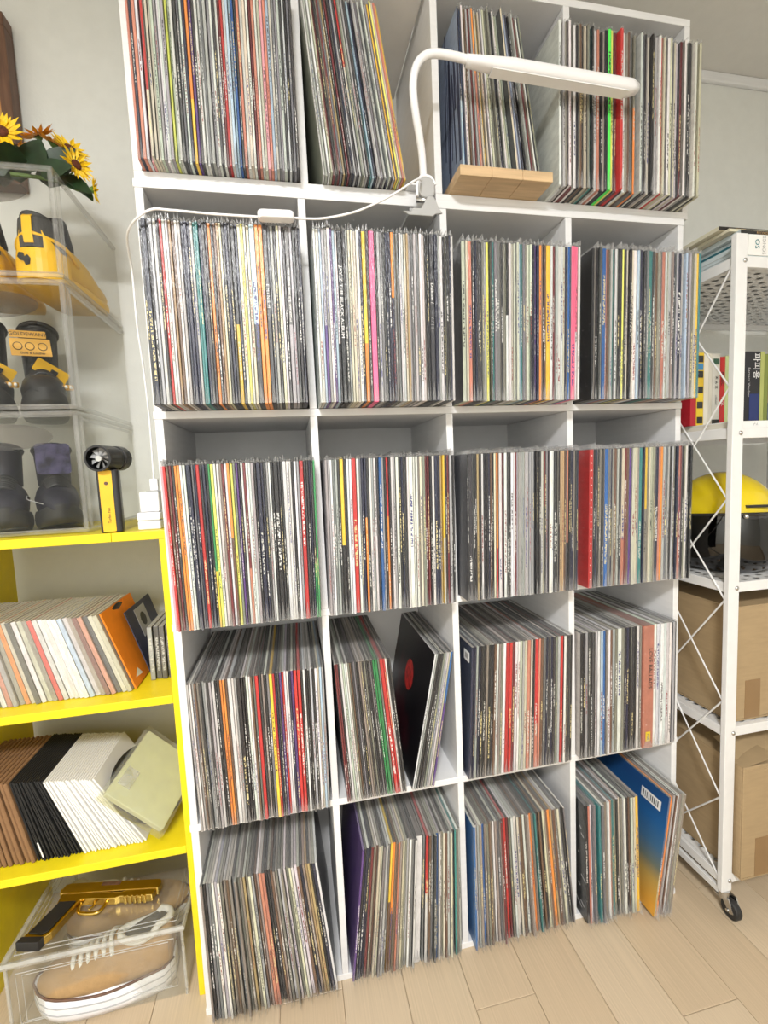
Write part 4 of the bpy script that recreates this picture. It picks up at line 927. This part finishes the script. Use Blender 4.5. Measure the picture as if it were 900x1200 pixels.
def card_box(label, x0, x1, y0, y1, z0, z1, flap=False):
    b = thing('cardboard_box', label, 'box', ((x0+x1)/2, y0, z0+.0006))
    w_ = (x1-x0)/2; d_ = y1-y0; h = z1-z0; t_ = .004
    MB().b2(-w_, w_, 0, d_, 0, t_).build('box_bottom', M['card'], b)
    MB().b2(-w_, w_, 0, t_, t_, h).build('front_wall', M['card'], b, bevel=.002)
    MB().b2(-w_, w_, d_-t_, d_, t_, h).build('back_wall', M['card'], b, bevel=.002)
    for s_ in (-1, 1): MB().b2(min(s_*w_, s_*(w_-t_)), max(s_*w_, s_*(w_-t_)), t_, d_-t_, t_, h).build('side_wall', M['card'], b, bevel=.002)
    MB().b2(-w_+.040, -w_+.086, -.0008, 0, .004, .004+h*.34).build('packing_tape', M['tape'], b)
    MB().b2(-w_-.0008, -w_, d_*.42, d_*.60, 0.01, h*.36).build('packing_tape', M['tape'], b)
    if flap:
        mb = MB(); n_ = 10
        pts = []
        for j in range(3):
            for i_ in range(n_+1):
                q = i_/n_; ln = .11+.012*math.sin(q*7)
                pts.append((-w_+.01+2*w_*q*.97, -.002+(.095*j/2)*1.0, h+.001+(ln*j/2)*.22-.012*abs(math.sin(q*5+1))*(1-j/2)))
        MB().add(pts, [(j*(n_+1)+i_, j*(n_+1)+i_+1, (j+1)*(n_+1)+i_+1, (j+1)*(n_+1)+i_) for j in range(2) for i_ in range(n_)]).build('front_flap', M['card'], b)
        o = b.children[-1]; m_ = o.modifiers.new('th', 'SOLIDIFY'); m_.thickness = .003
        MB().add([(-w_-.001, .0, h), (-w_-.001, d_, h), (-w_+.10, d_, h+.016), (-w_+.10, .0, h+.012)], [(0, 1, 2, 3)]).build('side_flap', M['card'], b)
    else:
        MB().b2(-w_, w_, 0, d_/2-.001, h, h+.003).build('top_flap', M['card'], b)
        MB().b2(-w_, w_, d_/2+.001, d_, h, h+.003).build('top_flap', M['card'], b)
    return b
card_box('closed brown cardboard box on the rack shelf under the helmet', 1.284, 1.62, -.062, .33, .500, .790)
card_box('brown cardboard box with open ragged flap on the lowest rack shelf', 1.282, 1.60, -.10, .33, .1095, .405, True)

# books on the second shelf
zb = 1.2245
fb = thing('flat_white_book', 'white flat book lying under the row of upright books', 'book', (1.45, RF+.02, zb))
MB().b2(-.185, .30, 0, .20, .002, .014).build('page_block', M['paper'], fb)
MB().b2(-.186, .302, -.002, .202, 0, .002).build('cover', M['whitecard'], fb)
MB().b2(-.186, .302, -.002, .202, .014, .016).build('cover', M['whitecard'], fb)
MB().b2(-.186, .302, -.003, -.002, 0, .016).build('spine', M['whitecard'], fb)
text('p*.d.', .008, M['plastic_g'], fb, basis((1, 0, 0), (0, 0, 1), (-.12, -.0032, .008)))
text('- .o', .008, M['plastic_g'], fb, basis((1, 0, 0), (0, 0, 1), (-.06, -.0032, .008)))
def book(x, t, h, d, col, label, y=.04, z=zb+.0165, texts=(), bands=(), spine_rough=.45):
    b = thing('book', label, 'book', (x, y, z), group='books on the metal rack')
    cm = mat('book_cloth', col, spine_rough, var=.06)
    MB().b2(.0012, t-.0012, .002, d-.002, .002, h-.002).build('page_block', M['paper'], b)
    mb = MB().b2(0, t, 0, .002, 0, h).b2(0, .0012, .002, d, 0, h).b2(t-.0012, t, .002, d, 0, h); mb.build('cover', cm, b)
    for z0, z1, cc, x0, x1 in bands:
        MB().b2(t*x0, t*x1, -.0006, 0, h*z0, h*z1).build('spine_band', mat('spine_print', cc, .5), b)
    for s_, sz, z_, mm, xo in texts:
        text(s_, sz, mm, b, basis((0, 0, -1), (1, 0, 0), (t*xo, -.0009, h*z_)))
    return b
x = 1.2535
B_ = [(.017, .184, (.42, .012, .025), 'thick crimson book at the end of the row, beside the record shelf', (('KOREAN', .006, .55, M['ink_w'], .2),), ()),
      (.021, .182, (.72, .50, .03), 'book with black and yellow blocks down its spine, next to crimson book', (), tuple((.03+.105*k, .12+.105*k, ((.02, .02, .02), (.75, .55, .03), (.03, .03, .03), (.75, .55, .03), (.03, .03, .03), (.75, .5, .03), (.02, .02, .02), (.05, .25, .5), (.02, .02, .02))[k], .1, .9) for k in range(9))),
      (.014, .182, (.76, .72, .62), 'thin cream book beside the black and yellow spine', (), ()),
      (.010, .180, (.70, .67, .58), 'narrow ivory book between two pale books', (), ()),
      (.022, .180, (.80, .79, .74), 'white book with a green square and dark lettering on its spine', (('ㅈㅅㅈ', .013, .60, M['ink_k'], .5), ('LIBRARY', .007, .35, M['plastic_g'], .5)), ((.85, .93, (.05, .14, .09), .1, .9), (0, .08, (.02, .02, .02), 0, 1))),
      (.015, .172, (.60, .02, .02), 'red book with dark lettering, before the pale green one', (('MUSIC', .012, .68, M['ink_k'], .5), ('VINYL', .009, .35, M['ink_w'], .5)), ()),
      (.014, .174, (.50, .58, .28), 'thin pale green book beside the rack post', (), ()),
      (.044, .178, (.72, .72, .50), 'pale cream-green book hidden by the rack post', (), ()),
      (.050, .186, (.015, .015, .02), 'thick black book with white vertical Korean title and blue drawing', (('\ud30c\ud53c\uc6a9', .024, .80, M['ink_w'], .72), ('Bernard Werber', .011, .58, M['plastic_g'], .28)), ((.05, .42, (.015, .03, .14), .35, .95),)),
      (.012, .186, (.42, .45, .14), 'slim olive green book beside the black Korean book', (), ()),
      (.012, .180, (.20, .24, .05), 'dark olive book next to the slim green one', (), ()),
      (.030, .180, (.07, .08, .09), 'slate book with a tan band at the far end of the row', (), ((.3, .58, (.5, .36, .22), 0, 1), (0, .3, (.14, .17, .2), 0, 1)))]
for (t, h, cc, lb, tx, bd) in B_:
    book(x, t, h, .14, cc, lb, texts=tx, bands=bd); x += t+.0008
# stack on the top of the rack
zt = levels[-1]+.0242
bs_ = thing('box_set', 'pale blue and white box set lettered SONGS on the rack top', 'box set', (1.281, RF+.004, zt))
MB().b2(0, .31, .002, .31, 0, .048).build('slipcase', mat('pale_blue_card', (.62, .70, .72), .5, var=.05), bs_, bevel=.001)
MB().b2(.0, .31, -.0004, .002, .002, .046).build('front_print', M['whitecard'], bs_)
MB().b2(-.0008, 0, .012, .30, .036, .041).build('teal_band', mat('teal_ink', (.02, .13, .17), .4), bs_)
for k in range(3): MB().b2(-.0006, 0, .012, .30, .008+k*.008, .0088+k*.008).build('page_line', M['plastic_g'], bs_)
text('SONGS', .0125, M['plastic_g'], bs_, basis((0, 0, 1), (-1, 0, 0), (.043, -.0009, .024)))
text('SO', .017, mat('teal_print', (.03, .2, .22), .5), bs_, basis((0, 0, 1), (-1, 0, 0), (.025, -.0009, .026)))
MB().b2(.056, .066, -.0008, -.0004, .010, .040).build('figure_print', M['lilac'], bs_)
MB().b2(.068, .080, -.0008, -.0004, .010, .024).build('figure_print', M['orange'], bs_)
for k, (lb, cc, dx, dy, hh) in enumerate((('flat black-edged record lying on the box set on the rack', (.02, .02, .02), -.012, .0, .011), ('cream record lying between two black-edged ones on the rack', (.70, .66, .50), -.03, -.0, .007), ('topmost black-edged record lying on the rack stack', (.02, .017, .015), -.045, .0, .009))):
    o = thing('flat_record', lb, 'record', (1.281+dx, RF+.012-dy+.012*k, zt+.0484+sum((.0115, .0075, .0095)[:k])), (0, 0, math.radians(0)), 'records lying on the rack')
    MB().b2(0, .312, 0, .312, 0, hh).build('jacket', mat('jacket_card', (.66, .62, .48) if k != 0 else (.55, .62, .64), .5), o, bevel=.0008)
    MB().b2(.0, .312, -.0006, 0, .0006, hh-.0006).build('spine', mat('spine_card', cc, .4), o)
    if k != 1: text('RECORDS', hh*.7, M['tan'], o, basis((1, 0, 0), (0, 0, 1), (.06, -.0008, hh/2)))

# helmet
hz = levels[2]+.0242
hm = thing('helmet', 'motorcycle helmet with yellow shell and glossy black visor on the rack', 'helmet', (1.405, .085, hz+.0005), (0, 0, math.radians(-20)))
MB().ell((0, 0, .140), (.118, .128, .118), 28, 12, v0=-.45, v1=PI/2).build('shell', M['helm_y'], hm, smooth=True)
prof = [(.088, .0), (.104, .012), (.117, .05), (.1205, .10), (.1195, .150)]
MB().loft([[Vector((r*math.cos(a), r*1.1*math.sin(a)*(1.08 if math.sin(a) < 0 else 1), z)) for a in [2*PI*i/32 for i in range(32)]] for r, z in prof], caps=False).build('lower_shell', M['helm_k'], hm, smooth=True)
vis = []
for z, r in ((.008, .112), (.03, .126), (.07, .133), (.105, .131), (.142, .125)):
    vis.append([Vector((r*math.cos(a), r*1.12*math.sin(a), z+.012*math.sin(a+PI))) for a in [PI*1.02+PI*.96*i/20 for i in range(21)]])
n_ = 21; vv = [p for r in vis for p in r]; ff = [(k*n_+i_, k*n_+i_+1, (k+1)*n_+i_+1, (k+1)*n_+i_) for k in range(4) for i_ in range(20)]
vz = MB().add(vv, ff).build('visor', M['hvisor'], hm, smooth=True)
MB().ell((0, -.03, .075), (.092, .112, .055), 20, 8).build('face_opening', M['maroon'], hm, smooth=True)
MB().tube([p+Vector((0, 0, .001)) for p in vis[-1]], .0045, 6).build('brow_trim', M['helm_k'], hm, smooth=True)
for a in (PI*1.13, PI*1.45, PI*1.87): MB().ell((.128*math.cos(a), .143*math.sin(a), .150), (.007, .007, .007), 10, 6).build('visor_snap', M['steel'], hm, smooth=True)
MB().b2(-.01, .05, -.128, -.118, .170, .176).build('vent', M['black'], hm)
rd = thing('red_bag', 'rounded red case on a black base beside the helmet', 'case', (1.62, .03, hz+.0005))
MB().ell((0, 0, .16), (.05, .06, .062), 20, 10).build('red_shell', M['red'], rd, smooth=True)
MB().prism(rrect(-.055, .055, -.06, .06, .02), 0, .105).build('base', M['black'], rd, bevel=.004)

# guarantee: look-alikes that share a label also share a group
